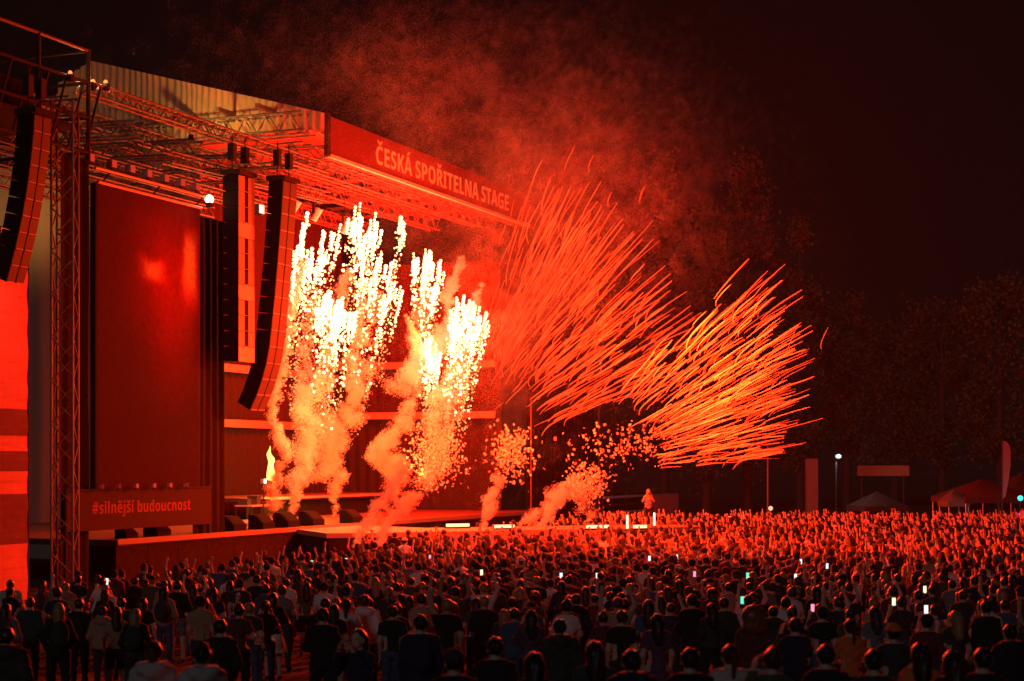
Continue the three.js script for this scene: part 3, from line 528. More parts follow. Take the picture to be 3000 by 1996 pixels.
// ---------------------------------------------------------------- people: bodies meshed from smooth distance fields
function nets(f, lo, hi, cell) {                                            // naive surface nets
  const n = [0, 1, 2].map((i) => Math.ceil((hi[i] - lo[i]) / cell) + 1), [nx, ny, nz] = n, val = new Float32Array(nx * ny * nz);
  const B = 5, far = B * cell * 0.95;                                          // blocks far from the surface are filled at once
  for (let k = 0; k < nz; k += B) for (let j = 0; j < ny; j += B) for (let i = 0; i < nx; i += B) {
    const m = f(lo[0] + (i + B / 2 - 0.5) * cell, lo[1] + (j + B / 2 - 0.5) * cell, lo[2] + (k + B / 2 - 0.5) * cell), skip = Math.abs(m) > far;
    for (let c = k; c < Math.min(k + B, nz); c++) for (let b = j; b < Math.min(j + B, ny); b++) for (let a = i; a < Math.min(i + B, nx); a++) val[a + (b + c * ny) * nx] = skip ? m : f(lo[0] + a * cell, lo[1] + b * cell, lo[2] + c * cell);
  }
  const at = new Int32Array(nx * ny * nz).fill(-1), pos = [], idx = [], sx = 1, sy = nx, sz = nx * ny;
  const off = [0, sx, sy, sx + sy, sz, sx + sz, sy + sz, sx + sy + sz], edges = [[0, 1], [2, 3], [4, 5], [6, 7], [0, 2], [1, 3], [4, 6], [5, 7], [0, 4], [1, 5], [2, 6], [3, 7]];
  for (let k = 0; k < nz - 1; k++) for (let j = 0; j < ny - 1; j++) for (let i = 0; i < nx - 1; i++) {
    const q = i + j * sy + k * sz; let mask = 0; for (let c = 0; c < 8; c++) if (val[q + off[c]] < 0) mask |= 1 << c;
    if (mask === 0 || mask === 255) continue;
    let x = 0, y = 0, z = 0, m = 0;
    for (const [a, b] of edges) { const A = val[q + off[a]], B = val[q + off[b]]; if ((A < 0) === (B < 0)) continue; const t = A / (A - B); x += (a & 1) + t * ((b & 1) - (a & 1)); y += ((a >> 1) & 1) + t * (((b >> 1) & 1) - ((a >> 1) & 1)); z += (a >> 2) + t * ((b >> 2) - (a >> 2)); m++; }
    at[q] = pos.length / 3; pos.push(lo[0] + (i + x / m) * cell, lo[1] + (j + y / m) * cell, lo[2] + (k + z / m) * cell);
  }
  for (let k = 1; k < nz - 1; k++) for (let j = 1; j < ny - 1; j++) for (let i = 1; i < nx - 1; i++) {
    const q = i + j * sy + k * sz, A = val[q] < 0;
    for (const [d, e, g] of [[sx, sy, sz], [sy, sz, sx], [sz, sx, sy]]) {
      if (A === (val[q + d] < 0)) continue;
      const a = at[q], b = at[q - e], c = at[q - e - g], h = at[q - g]; if (a < 0 || b < 0 || c < 0 || h < 0) continue;
      A ? idx.push(a, b, c, a, c, h) : idx.push(a, c, b, a, h, c);
    }
  }
  const g = new THREE.BufferGeometry(); g.setAttribute('position', new THREE.Float32BufferAttribute(pos, 3)); g.setIndex(idx); g.computeVertexNormals(); return g;
}
function cone(a, b, ra, rb) { const dx = b[0] - a[0], dy = b[1] - a[1], dz = b[2] - a[2], l = dx * dx + dy * dy + dz * dz; return (x, y, z) => { const px = x - a[0], py = y - a[1], pz = z - a[2], t = Math.min(1, Math.max(0, (px * dx + py * dy + pz * dz) / l)), ex = px - t * dx, ey = py - t * dy, ez = pz - t * dz; return Math.sqrt(ex * ex + ey * ey + ez * ez) - ra - (rb - ra) * t; }; }
function ell(c, r) { return (x, y, z) => { const a = (x - c[0]) / r[0], b = (y - c[1]) / r[1], d = (z - c[2]) / r[2], k = Math.sqrt(a * a + b * b + d * d); return (k - 1) * Math.min(...r); }; }
function smooth(list, k) { return (x, y, z) => { let d = 9; for (const f of list) { const e = f(x, y, z), h = Math.max(k - Math.abs(d - e), 0) / k; d = Math.min(d, e) - h * h * k * 0.25; } return d; }; }
const POSES = {                                                            // elbow, wrist for the left (+x) and right arm; the figure looks along +z
  rest: { l: [[0.225, 1.13, -0.03], [0.215, 0.89, 0.07]], r: [[-0.225, 1.13, -0.02], [-0.22, 0.89, 0.08]] },
  crossed: { l: [[0.25, 1.16, 0.02], [0.04, 1.12, 0.21]], r: [[-0.25, 1.16, 0.02], [-0.05, 1.16, 0.22]] },
  phone: { l: [[0.24, 1.22, 0.16], [0.1, 1.52, 0.3]], r: [[-0.24, 1.22, 0.16], [-0.08, 1.52, 0.3]] },
  oneUp: { l: [[0.27, 1.6, 0.06], [0.25, 1.86, 0.08]], r: [[-0.225, 1.13, -0.02], [-0.21, 0.9, 0.1]] },
  bothUp: { l: [[0.3, 1.62, 0.05], [0.25, 1.88, 0.1]], r: [[-0.3, 1.6, 0.05], [-0.22, 1.86, 0.12]] },
  pocket: { l: [[0.25, 1.13, -0.06], [0.18, 0.95, 0.09]], r: [[-0.25, 1.13, -0.06], [-0.18, 0.95, 0.09]] },
};
function handField(w, e, side) {                                            // palm, four fingers and a thumb carrying on from the forearm
  const d = V(w[0] - e[0], w[1] - e[1], w[2] - e[2]).normalize(), acr = V(0, 0, 1).addScaledVector(d, -d.z).normalize(), nrm = d.clone().cross(acr), P = (a, b, c) => [w[0] + d.x * a + acr.x * b + nrm.x * c, w[1] + d.y * a + acr.y * b + nrm.y * c, w[2] + d.z * a + acr.z * b + nrm.z * c], s = -side * 0.012;
  const f = [cone(P(0, 0, 0), P(0.05, 0, 0), 0.026, 0.03), cone(P(0.05, -0.018, 0), P(0.085, -0.024, 0), 0.016, 0.014), cone(P(0.05, 0.02, 0), P(0.085, 0.024, 0), 0.016, 0.014)];
  [[-0.032, 0.055], [-0.011, 0.07], [0.011, 0.075], [0.032, 0.062]].forEach(([b, L]) => { f.push(cone(P(0.085, b, 0), P(0.085 + L * 0.55, b * 1.1, s), 0.0105, 0.0095)); f.push(cone(P(0.085 + L * 0.55, b * 1.1, s), P(0.085 + L, b * 1.12, s * 2.6), 0.0095, 0.008)); });
  f.push(cone(P(0.03, 0.028, s), P(0.06, 0.06, s * 2), 0.013, 0.011), cone(P(0.06, 0.06, s * 2), P(0.09, 0.07, s * 2.5), 0.011, 0.009)); return smooth(f, 0.008);
}
const HEAD = [0, 1.6, 0.015];
function figure(o, cell) {
  const p = POSES[o.pose], fem = o.fem, sh = fem ? 0.15 : 0.172, hipw = fem ? 0.098 : 0.09, k = o.bulk ?? 1, L = o.lean ?? 0, parts = {};
  const arm = (s, q) => [cone([s * sh, 1.385, 0], q[0], 0.05 * k, 0.04 * k), cone(q[0], q[1], 0.041 * k, 0.028)], leg = (s, a) => [cone([s * hipw, 0.9, 0], [s * (hipw + 0.02), 0.49, 0.03 + a], 0.088 * k, 0.06), cone([s * (hipw + 0.02), 0.49, 0.03 + a], [s * (hipw + 0.025), 0.09, -0.01 + a * 0.4], 0.058, 0.038)];
  const chest = [ell([0, 1.27, 0], [(fem ? 0.15 : 0.175) * k, 0.23, 0.105 * k]), ell([0, 1.03, 0], [(fem ? 0.125 : 0.15) * k, 0.2, 0.1 * k]), ell([0, 0.93, -0.015], [0.165 * k, 0.12, 0.115 * k]), cone([sh * 0.95, 1.385, 0], [0.03, 1.425, -0.005], 0.05, 0.058), cone([-sh * 0.95, 1.385, 0], [-0.03, 1.425, -0.005], 0.05, 0.058), cone([0, 1.38, -0.01], [0, 1.5, 0.0], 0.07, 0.048)];
  const arms = [...arm(1, p.l), ...arm(-1, p.r)], legs = [...leg(1, 0.02), ...leg(-1, -0.02)], feet = [ell([hipw + 0.03, 0.045, 0.06], [0.045, 0.045, 0.13]), ell([-hipw - 0.03, 0.045, 0.04], [0.045, 0.045, 0.13])];
  const neck = cone([0, 1.44, 0], [0, 1.55, 0.005], 0.05, 0.052), skull = [ell([0, 1.63, 0.0], [0.078, 0.1, 0.098]), ell([0, 1.565, 0.045], [0.058, 0.07, 0.058]), cone([0, 1.55, 0.005], [0, 1.6, 0.0], 0.05, 0.06)];
  const face = [...skull, cone([0, 1.62, 0.1], [0, 1.588, 0.118], 0.011, 0.015), cone([-0.02, 1.55, 0.1], [0.02, 1.55, 0.1], 0.008, 0.008), ell([0.08, 1.6, 0.005], [0.012, 0.032, 0.02]), ell([-0.08, 1.6, 0.005], [0.012, 0.032, 0.02]), cone([-0.035, 1.648, 0.092], [0.035, 1.648, 0.092], 0.009, 0.009)];
  const lo = [-0.5, -0.02, -0.34], hi = [0.5, 2.05, 0.46], fine = cell < 0.02;
  const core = smooth([...chest, ...arms, ...legs, neck, ...(fine ? [] : [...skull, ell([p.l[1][0], p.l[1][1], p.l[1][2]], [0.04, 0.06, 0.04]), ell([p.r[1][0], p.r[1][1], p.r[1][2]], [0.04, 0.06, 0.04])])], 0.035);
  let body = [nets(core, lo, hi, cell)];
  if (fine) { const hf = smooth(face, 0.018); body.push(nets(hf, [-0.12, 1.44, -0.13], [0.12, 1.76, 0.15], 0.009)); for (const [s, q] of [[1, p.l], [-1, p.r]]) { const w = q[1]; body.push(nets(handField(q[1], q[0], s), [w[0] - 0.2, w[1] - 0.2, w[2] - 0.2], [w[0] + 0.2, w[1] + 0.2, w[2] + 0.2], 0.0065)); } }
  body = body.map((g) => { const a = g.attributes.position, c = new Float32Array(a.count * 3); for (let i = 0; i < a.count; i++) { const x = Math.abs(a.getX(i)), y = a.getY(i), z = a.getZ(i), eye = Math.hypot(x - 0.033, (y - 1.625) * 1.6) < 0.014 && z > 0.075, lip = x < 0.024 && Math.abs(y - 1.55) < 0.009 && z > 0.09; c.set(eye ? [0.05, 0.04, 0.04] : lip ? [0.8, 0.45, 0.42] : [1, 1, 1], i * 3); } g.setAttribute('color', new THREE.BufferAttribute(c, 3)); return g; });
  parts.body = body.length > 1 ? mergeGeometries(body) : body[0];
  const sleeve = o.sleeve ?? 'short', cut = (f, d, y0, y1, more) => (x, y, z) => Math.max(f(x, y, z) - d - 0.012 * (Math.sin(y * 37 + x * 9) * Math.sin(x * 23 + z * 31 + y * 5)) * (fine ? 1 : 0.4), y0 - y, y - y1, more ? more(x, y, z) : -9);
  const up = smooth([...chest, ...(sleeve === 'none' ? [] : arms)], 0.035), wrist = (x, y, z) => sleeve === 'long' ? -9 : Math.min(0, -9) || (Math.hypot(x - p.l[0][0], y - p.l[0][1], z - p.l[0][2]) < 0.1 || Math.hypot(x - p.r[0][0], y - p.r[0][1], z - p.r[0][2]) < 0.1 ? 0.02 : -9);
  const shortCut = (x, y, z) => { if (sleeve !== 'short') return -9; let m = -9; for (const [s, q] of [[1, p.l], [-1, p.r]]) { const a = [s * sh, 1.385, 0], b = q[0], dx = b[0] - a[0], dy = b[1] - a[1], dz = b[2] - a[2], l = dx * dx + dy * dy + dz * dz, t = ((x - a[0]) * dx + (y - a[1]) * dy + (z - a[2]) * dz) / l; if (x * s > 0.1 && Math.abs(x - a[0] - t * dx) < 0.14) m = Math.max(m, (t - 0.62) * Math.sqrt(l)); const w = q[1], ex = w[0] - b[0], ey = w[1] - b[1], ez = w[2] - b[2], t2 = ((x - b[0]) * ex + (y - b[1]) * ey + (z - b[2]) * ez) / (ex * ex + ey * ey + ez * ez); if (t2 > 0.05 && t2 < 1.3 && Math.hypot(x - b[0] - t2 * ex, y - b[1] - t2 * ey, z - b[2] - t2 * ez) < 0.07) m = Math.max(m, 0.03); } return m; };
  const hood = o.hood ? [ell([0, 1.46, -0.09], [0.11, 0.075, 0.07])] : [];
  const topF = hood.length ? smooth([up, ...hood], 0.04) : up;
  parts.top = nets(cut(topF, o.loose ?? 0.016, o.dress ? 0.9 : 0.88, hood.length ? 1.53 : 1.495, shortCut), lo, [0.5, 2.05, 0.4], cell);
  if (o.skirt) { const len = o.skirt; parts.bottom = nets((x, y, z) => { const t = (1.0 - y) / len, w = 0.15 + 0.13 * t + 0.012 * Math.sin(Math.atan2(z, x) * 9) * t; return Math.max(Math.hypot(x, z * 1.25) - w, y - 1.0, 1.0 - len - y) * 0.8; }, [-0.36, 1.0 - len - 0.05, -0.32], [0.36, 1.06, 0.32], cell); }
  else { const pants = smooth([...legs, chest[2]], 0.03); parts.bottom = nets(cut(pants, 0.017, o.shorts ? 0.56 : 0.07, 0.97), [-0.36, 0, -0.3], [0.36, 1.05, 0.3], cell); }
  parts.shoes = nets(smooth(feet, 0.01), [-0.22, -0.03, -0.14], [0.22, 0.14, 0.24], Math.min(cell, 0.02));
  const faceCut = (x, y, z) => Math.min(0.03 + (z > 0.02 ? 0 : -9), z - 0.045 + Math.max(0, 1.66 - y) * 1.1);
  const cap = ell([0, 1.635, -0.008], [0.094, 0.108, 0.112]), H = [];
  if (o.hair === 'long') H.push(cone([0, 1.6, -0.07], [0, 1.34, -0.115], 0.095, 0.075), cone([0.055, 1.6, -0.03], [0.075, 1.38, -0.06], 0.04, 0.03), cone([-0.055, 1.6, -0.03], [-0.075, 1.38, -0.06], 0.04, 0.03));
  if (o.hair === 'bun') H.push(ell([0, 1.73, -0.07], [0.05, 0.045, 0.05])); if (o.hair === 'tail') H.push(cone([0, 1.67, -0.12], [0, 1.42, -0.14], 0.035, 0.02));
  if (o.hair === 'bushy') H.push(ell([0, 1.62, -0.04], [0.16, 0.16, 0.14]), ell([0, 1.5, -0.08], [0.15, 0.12, 0.1]));
  const hairF = smooth([cap, ...H], 0.03); parts.hair = nets((x, y, z) => Math.max(hairF(x, y, z) + (fine ? 0.005 * Math.sin(x * 90 + y * 20) : 0), Math.min(z - 0.02, 1.0) - 0.04 + (z > 0 ? Math.max(0, 1.67 - y) * 1.4 : 0), o.hair === 'short' || o.hair === 'bun' ? 1.55 - y : -9), [-0.22, 1.2, -0.26], [0.22, 1.82, 0.16], Math.min(cell, 0.022));
  if (o.cap) { parts.cap = nets((x, y, z) => Math.min(Math.max(cap(x, y, z) - 0.012, 1.655 - y), Math.max(ell([0, 1.665, 0.12], [0.075, 0.012, 0.09])(x, y, z))), [-0.16, 1.6, -0.18], [0.16, 1.8, 0.26], Math.min(cell, 0.014)); }
  if (o.pack) parts.backpack = nets(smooth([ell([0, 1.24, -0.2], [0.15, 0.22, 0.09]), ell([0, 1.13, -0.26], [0.11, 0.09, 0.06])], 0.05), [-0.24, 0.95, -0.36], [0.24, 1.52, -0.05], Math.min(cell, 0.022));
  return parts;
}
const cols = {
  black: [0.012, 0.011, 0.012], charcoal: [0.035, 0.034, 0.036], navy: [0.012, 0.018, 0.045], grey: [0.14, 0.14, 0.15], white: [0.6, 0.58, 0.56], tan: [0.28, 0.2, 0.13], maroon: [0.12, 0.02, 0.03], olive: [0.06, 0.065, 0.03], denim: [0.05, 0.08, 0.15], orange: [0.6, 0.13, 0.02], purple: [0.09, 0.045, 0.09], teal: [0.02, 0.05, 0.055], red: [0.4, 0.03, 0.03], pale: [0.36, 0.37, 0.37],
};
const clothTex = noiseTexture(128, (x, y) => { const v = 190 + 60 * (fbm(x * 14, y * 14, 61) - 0.4); return [v, v, v]; });
const fabric = {}; for (const [k, c] of Object.entries(cols)) fabric[k] = new THREE.MeshPhysicalMaterial({ color: rgb(...c), roughness: 0.9, sheen: 0.6, sheenRoughness: 0.5, sheenColor: rgb(0.3, 0.28, 0.27) });
const hairMat = (r, g, b) => new THREE.MeshPhysicalMaterial({ color: rgb(r, g, b), roughness: 0.42, sheen: 1, sheenRoughness: 0.35, sheenColor: rgb(0.7, 0.55, 0.42) });
const hairs = { brown: hairMat(0.035, 0.018, 0.01), dark: hairMat(0.01, 0.008, 0.007), blonde: hairMat(0.26, 0.16, 0.07), ginger: hairMat(0.16, 0.05, 0.015) };
const skins = [mat(0.5, 0.33, 0.25, 0.6, { vertexColors: true }), mat(0.42, 0.26, 0.19, 0.6, { vertexColors: true }), mat(0.3, 0.17, 0.11, 0.6, { vertexColors: true })];
const KINDS = [
  { pose: 'rest', hair: 'short', text: 'short haired' }, { pose: 'crossed', hair: 'short', sleeve: 'long', text: 'short haired, arms folded' }, { pose: 'rest', fem: 1, hair: 'long', text: 'long haired', shorts: 1 },
  { pose: 'phone', fem: 1, hair: 'tail', text: 'pony tailed, hands raised' }, { pose: 'oneUp', hair: 'short', text: 'short haired, one arm raised' }, { pose: 'bothUp', fem: 1, hair: 'long', text: 'long haired, both arms raised' },
  { pose: 'bothUp', hair: 'short', text: 'short haired, both arms raised', sleeve: 'long' }, { pose: 'pocket', hair: 'short', sleeve: 'long', hood: 1, loose: 0.03, text: 'hooded, hands at the waist' },
  { pose: 'rest', hair: 'short', cap: 1, text: 'capped' }, { pose: 'pocket', fem: 1, hair: 'long', pack: 1, sleeve: 'long', text: 'long haired, backpack wearing' }, { pose: 'crossed', fem: 1, hair: 'bun', bulk: 1.1, text: 'bun haired, arms folded' },
];
const build = new Map();
function figureFor(o, cell) { const key = JSON.stringify([o.pose, o.hair, o.fem, o.sleeve, o.hood, o.loose, o.skirt, o.shorts, o.cap, o.pack, o.bulk, o.dress, cell]); if (!build.has(key)) build.set(key, figure(o, cell)); return build.get(key); }
function addPerson(pos, turn, o, cell, label, group, c) {
  const parts = figureFor(o, cell), g = thing('person', label, 'person', pos, turn, group); g.scale.setScalar(c.size ?? 1);
  part('body', parts.body, skins[c.skin ?? 0], g); part('top', parts.top, fabric[c.top], g); part(o.skirt ? 'skirt' : 'trousers', parts.bottom, fabric[c.bottom], g); part('shoes', parts.shoes, fabric[c.shoes ?? 'black'], g); part('hair', parts.hair, hairs[c.hair], g);
  if (parts.cap) part('cap', parts.cap, fabric[c.cap ?? 'black'], g); if (parts.backpack) part('backpack', parts.backpack, fabric[c.pack ?? 'charcoal'], g);
  return g;
}
const stageMiddle = st(11, 0, -3), facing = (p) => Math.atan2(stageMiddle.x - p.x, stageMiddle.z - p.z);
const headDepth = (py, tall) => { let a = 8, b = 120; for (let i = 0; i < 50; i++) { const z = (a + b) / 2; EYE - tall - rise(z) - (py - 1360) / LENS * z > 0 ? a = z : b = z; } return a; };
const standing = [];
function front(px, py, o, c, label, dturn = 0) {
  const tall = 1.735 * (c.size ?? 1), z = c.z ?? headDepth(py, tall), x = (px - 1500) / LENS * z, p = V(x, rise(z), -z);
  standing.push([x, z]); const g = addPerson(p, facing(p) + dturn, o, z < 32 ? 0.016 : 0.018, label, 'audience standing nearest the viewer', c); return g;
}
front(450, 1880, { pose: 'pocket', fem: 1, hair: 'tail', sleeve: 'long', hood: 1, loose: 0.045 }, { top: 'pale', bottom: 'denim', hair: 'brown' }, 'person in a pale grey hooded top with a long brown pony tail');
front(592, 1890, { pose: 'crossed', fem: 1, hair: 'bun', sleeve: 'long', hood: 1, loose: 0.045 }, { top: 'pale', bottom: 'black', hair: 'dark' }, 'person in a pale grey hooded top with dark hair in a bun', 0.3);
front(800, 1737, { pose: 'crossed', fem: 1, hair: 'long', skirt: 0.46, sleeve: 'long' }, { top: 'black', bottom: 'white', hair: 'dark' }, 'long haired person in a black top and a white skirt');
front(30, 1700, { pose: 'rest', hair: 'short', sleeve: 'long', loose: 0.04, bulk: 1.1 }, { top: 'pale', bottom: 'charcoal', hair: 'dark' }, 'stocky person in a pale jacket at the picture edge before the cloth banner');
front(88, 1748, { pose: 'pocket', hair: 'short', sleeve: 'long', loose: 0.03 }, { top: 'teal', bottom: 'black', hair: 'dark' }, 'person in a dark teal jacket before the truss tower');
front(20, 1840, { pose: 'pocket', hair: 'short', sleeve: 'long', loose: 0.04, hood: 1 }, { top: 'charcoal', bottom: 'black', hair: 'dark' }, 'person in a dark hooded jacket in the lower picture corner');
front(160, 1722, { pose: 'crossed', fem: 1, hair: 'long', pack: 1 }, { top: 'grey', bottom: 'black', hair: 'blonde', pack: 'charcoal' }, 'blonde long haired person with a dark round backpack', 0.1);
front(232, 1755, { pose: 'rest', hair: 'short', sleeve: 'long' }, { top: 'black', bottom: 'black', hair: 'dark' }, 'person dressed all in black between the blonde person and the backpack wearer');
front(355, 1738, { pose: 'pocket', hair: 'short', sleeve: 'long', pack: 1, loose: 0.03 }, { top: 'teal', bottom: 'black', hair: 'brown', pack: 'teal' }, 'person in a teal jacket carrying a teal backpack');
front(418, 1745, { pose: 'rest', fem: 1, hair: 'long' }, { top: 'black', bottom: 'charcoal', hair: 'brown' }, 'long haired person in black to the right of the teal backpack');
front(520, 1702, { pose: 'crossed', hair: 'short', sleeve: 'long', shorts: 1 }, { top: 'black', bottom: 'grey', hair: 'dark', size: 1.06 }, 'tall person in a black top and grey shorts');
front(492, 1672, { pose: 'rest', fem: 1, hair: 'short' }, { top: 'white', bottom: 'black', hair: 'dark' }, 'person in a white shirt before the stage skirt');
front(600, 1748, { pose: 'phone', fem: 1, hair: 'long', shorts: 1, sleeve: 'none' }, { top: 'charcoal', bottom: 'white', hair: 'brown' }, 'long haired person in white shorts with hands raised to the face');
front(645, 1815, { pose: 'pocket', hair: 'short', sleeve: 'long' }, { top: 'black', bottom: 'black', hair: 'dark' }, 'dark dressed person just behind the two pale hooded tops');
front(700, 1772, { pose: 'crossed', fem: 1, hair: 'bun' }, { top: 'maroon', bottom: 'black', hair: 'dark' }, 'person in a maroon top with a bun beside the white skirt');
front(682, 1680, { pose: 'phone', hair: 'short' }, { top: 'white', bottom: 'charcoal', hair: 'dark' }, 'person in a white shirt with hands raised near the barrier');
front(945, 1782, { pose: 'crossed', hair: 'short', sleeve: 'long' }, { top: 'black', bottom: 'black', hair: 'dark', size: 1.04 }, 'tall dark dressed person right of the white skirt');
front(985, 1752, { pose: 'rest', fem: 1, hair: 'long' }, { top: 'grey', bottom: 'charcoal', hair: 'blonde' }, 'blonde long haired person in a grey top');
front(1050, 1845, { pose: 'phone', fem: 1, hair: 'long', sleeve: 'long' }, { top: 'navy', bottom: 'black', hair: 'dark' }, 'person in navy looking back towards the viewer', 2.6);
front(1080, 1742, { pose: 'rest', hair: 'short' }, { top: 'charcoal', bottom: 'black', hair: 'brown' }, 'short haired person in a charcoal shirt behind the person in navy');
front(1232, 1802, { pose: 'rest', hair: 'short', sleeve: 'long', pack: 1, loose: 0.03 }, { top: 'navy', bottom: 'black', hair: 'dark', pack: 'navy', size: 1.05 }, 'tall person in a navy jacket with a navy backpack');
front(1318, 1768, { pose: 'rest', fem: 1, hair: 'bushy' }, { top: 'olive', bottom: 'black', hair: 'ginger' }, 'person with a wide bushy head of ginger hair');
front(1150, 1775, { pose: 'rest', hair: 'short' }, { top: 'black', bottom: 'denim', hair: 'brown' }, 'person in a black shirt and jeans left of the navy backpack');
front(1395, 1742, { pose: 'crossed', fem: 1, hair: 'long' }, { top: 'olive', bottom: 'black', hair: 'brown' }, 'long haired person in an olive top behind the bushy hair');
front(1500, 1752, { pose: 'rest', hair: 'short' }, { top: 'black', bottom: 'black', hair: 'dark' }, 'short haired person in black at the middle of the crowd front');
front(1556, 1788, { pose: 'phone', fem: 1, hair: 'long', sleeve: 'long' }, { top: 'purple', bottom: 'black', hair: 'dark' }, 'long dark haired person in a purple top with raised hands');
front(1640, 1815, { pose: 'pocket', hair: 'short', sleeve: 'long', bulk: 1.12, hood: 1, loose: 0.035 }, { top: 'charcoal', bottom: 'black', hair: 'dark' }, 'broad person in a charcoal hooded top, middle foreground');
front(1450, 1868, { pose: 'crossed', hair: 'short', sleeve: 'long' }, { top: 'black', bottom: 'black', hair: 'dark' }, 'dark person low in the foreground left of the broad hooded one');
front(1742, 1880, { pose: 'rest', fem: 1, hair: 'long', sleeve: 'long' }, { top: 'teal', bottom: 'black', hair: 'dark' }, 'long haired person in a dark teal jacket low in the foreground');
front(1822, 1790, { pose: 'rest', hair: 'short' }, { top: 'black', bottom: 'charcoal', hair: 'brown' }, 'short haired person in black left of the purple dress');
front(1925, 1800, { pose: 'rest', fem: 1, hair: 'long', skirt: 0.6, loose: 0.03 }, { top: 'purple', bottom: 'purple', hair: 'dark' }, 'long haired person in a purple dress');
front(2028, 1742, { pose: 'crossed', hair: 'short', sleeve: 'long' }, { top: 'black', bottom: 'black', hair: 'dark', size: 1.08 }, 'very tall person in black right of the purple dress');
front(2085, 1768, { pose: 'rest', fem: 1, hair: 'long', sleeve: 'long' }, { top: 'charcoal', bottom: 'black', hair: 'dark' }, 'long haired person in charcoal beside the very tall one');
front(2205, 1782, { pose: 'rest', fem: 1, hair: 'bushy', sleeve: 'long' }, { top: 'maroon', bottom: 'pale', hair: 'ginger', size: 1.08 }, 'person with thick reddish hair in a maroon top and pale trousers');
front(2330, 1812, { pose: 'phone', hair: 'short', sleeve: 'long' }, { top: 'navy', bottom: 'black', hair: 'dark' }, 'person in navy raising both hands to the face, right foreground');
front(2410, 1780, { pose: 'rest', hair: 'short', cap: 1 }, { top: 'black', bottom: 'denim', hair: 'dark' }, 'person in black with a black cap left of the orange top');
front(2492, 1815, { pose: 'crossed', fem: 1, hair: 'tail' }, { top: 'orange', bottom: 'black', hair: 'brown' }, 'pony tailed person in a bright orange top');
front(2562, 1778, { pose: 'rest', fem: 1, hair: 'long' }, { top: 'grey', bottom: 'black', hair: 'brown' }, 'long haired person in a grey top right of the orange top');
front(2618, 1830, { pose: 'crossed', hair: 'short', cap: 1 }, { top: 'charcoal', bottom: 'black', hair: 'dark', cap: 'orange' }, 'person wearing an orange cap and a charcoal shirt');
front(2715, 1802, { pose: 'pocket', hair: 'short', cap: 1, sleeve: 'long' }, { top: 'maroon', bottom: 'black', hair: 'dark', cap: 'black' }, 'person in maroon wearing a black cap, right foreground');
front(2695, 1885, { pose: 'rest', fem: 1, hair: 'long' }, { top: 'orange', bottom: 'black', hair: 'dark' }, 'long haired person in an orange top at the lower right');
front(2800, 1790, { pose: 'rest', fem: 1, hair: 'long' }, { top: 'charcoal', bottom: 'black', hair: 'blonde' }, 'blonde long haired person in charcoal near the right picture edge');
front(2890, 1760, { pose: 'rest', hair: 'short', sleeve: 'long' }, { top: 'black', bottom: 'black', hair: 'dark', size: 1.07 }, 'tall person in black near the right picture edge');
front(2960, 1830, { pose: 'pocket', hair: 'short', sleeve: 'long', hood: 1, loose: 0.035 }, { top: 'black', bottom: 'black', hair: 'dark' }, 'person in a black hooded top in the lower right corner');
front(2140, 1890, { pose: 'rest', fem: 1, hair: 'tail', sleeve: 'long', loose: 0.035 }, { top: 'pale', bottom: 'denim', hair: 'brown' }, 'pony tailed person in a pale grey jacket low in the foreground');
front(2880, 1900, { pose: 'rest', hair: 'short' }, { top: 'black', bottom: 'black', hair: 'dark' }, 'short haired dark person lowest at the right');

front(1330, 1905, { pose: 'rest', hair: 'short', cap: 1, sleeve: 'long' }, { top: 'black', bottom: 'black', hair: 'dark', cap: 'charcoal' }, 'dark capped person low in the foreground below the bushy hair');
front(1565, 1912, { pose: 'crossed', fem: 1, hair: 'long', sleeve: 'long' }, { top: 'black', bottom: 'black', hair: 'dark' }, 'long haired dark person lowest in the middle foreground');
front(1850, 1905, { pose: 'pocket', hair: 'short', sleeve: 'long', hood: 1, loose: 0.035 }, { top: 'navy', bottom: 'black', hair: 'dark' }, 'person in a navy hooded top low in front of the purple dress');
front(2022, 1900, { pose: 'rest', hair: 'short', bulk: 1.1 }, { top: 'black', bottom: 'black', hair: 'dark' }, 'broad person in black low in front of the very tall one');
front(2262, 1902, { pose: 'phone', fem: 1, hair: 'bun', sleeve: 'long' }, { top: 'olive', bottom: 'black', hair: 'brown' }, 'bun haired person in olive low in the right foreground');
front(2420, 1890, { pose: 'rest', hair: 'short', sleeve: 'long', pack: 1 }, { top: 'black', bottom: 'black', hair: 'dark', pack: 'black' }, 'dark person with a black backpack below the black cap');
front(2560, 1905, { pose: 'crossed', hair: 'short', sleeve: 'long' }, { top: 'charcoal', bottom: 'black', hair: 'dark' }, 'short haired person in charcoal below the orange cap');
front(2790, 1908, { pose: 'pocket', fem: 1, hair: 'long', sleeve: 'long', loose: 0.03 }, { top: 'black', bottom: 'black', hair: 'brown' }, 'long brown haired person in black low at the right');

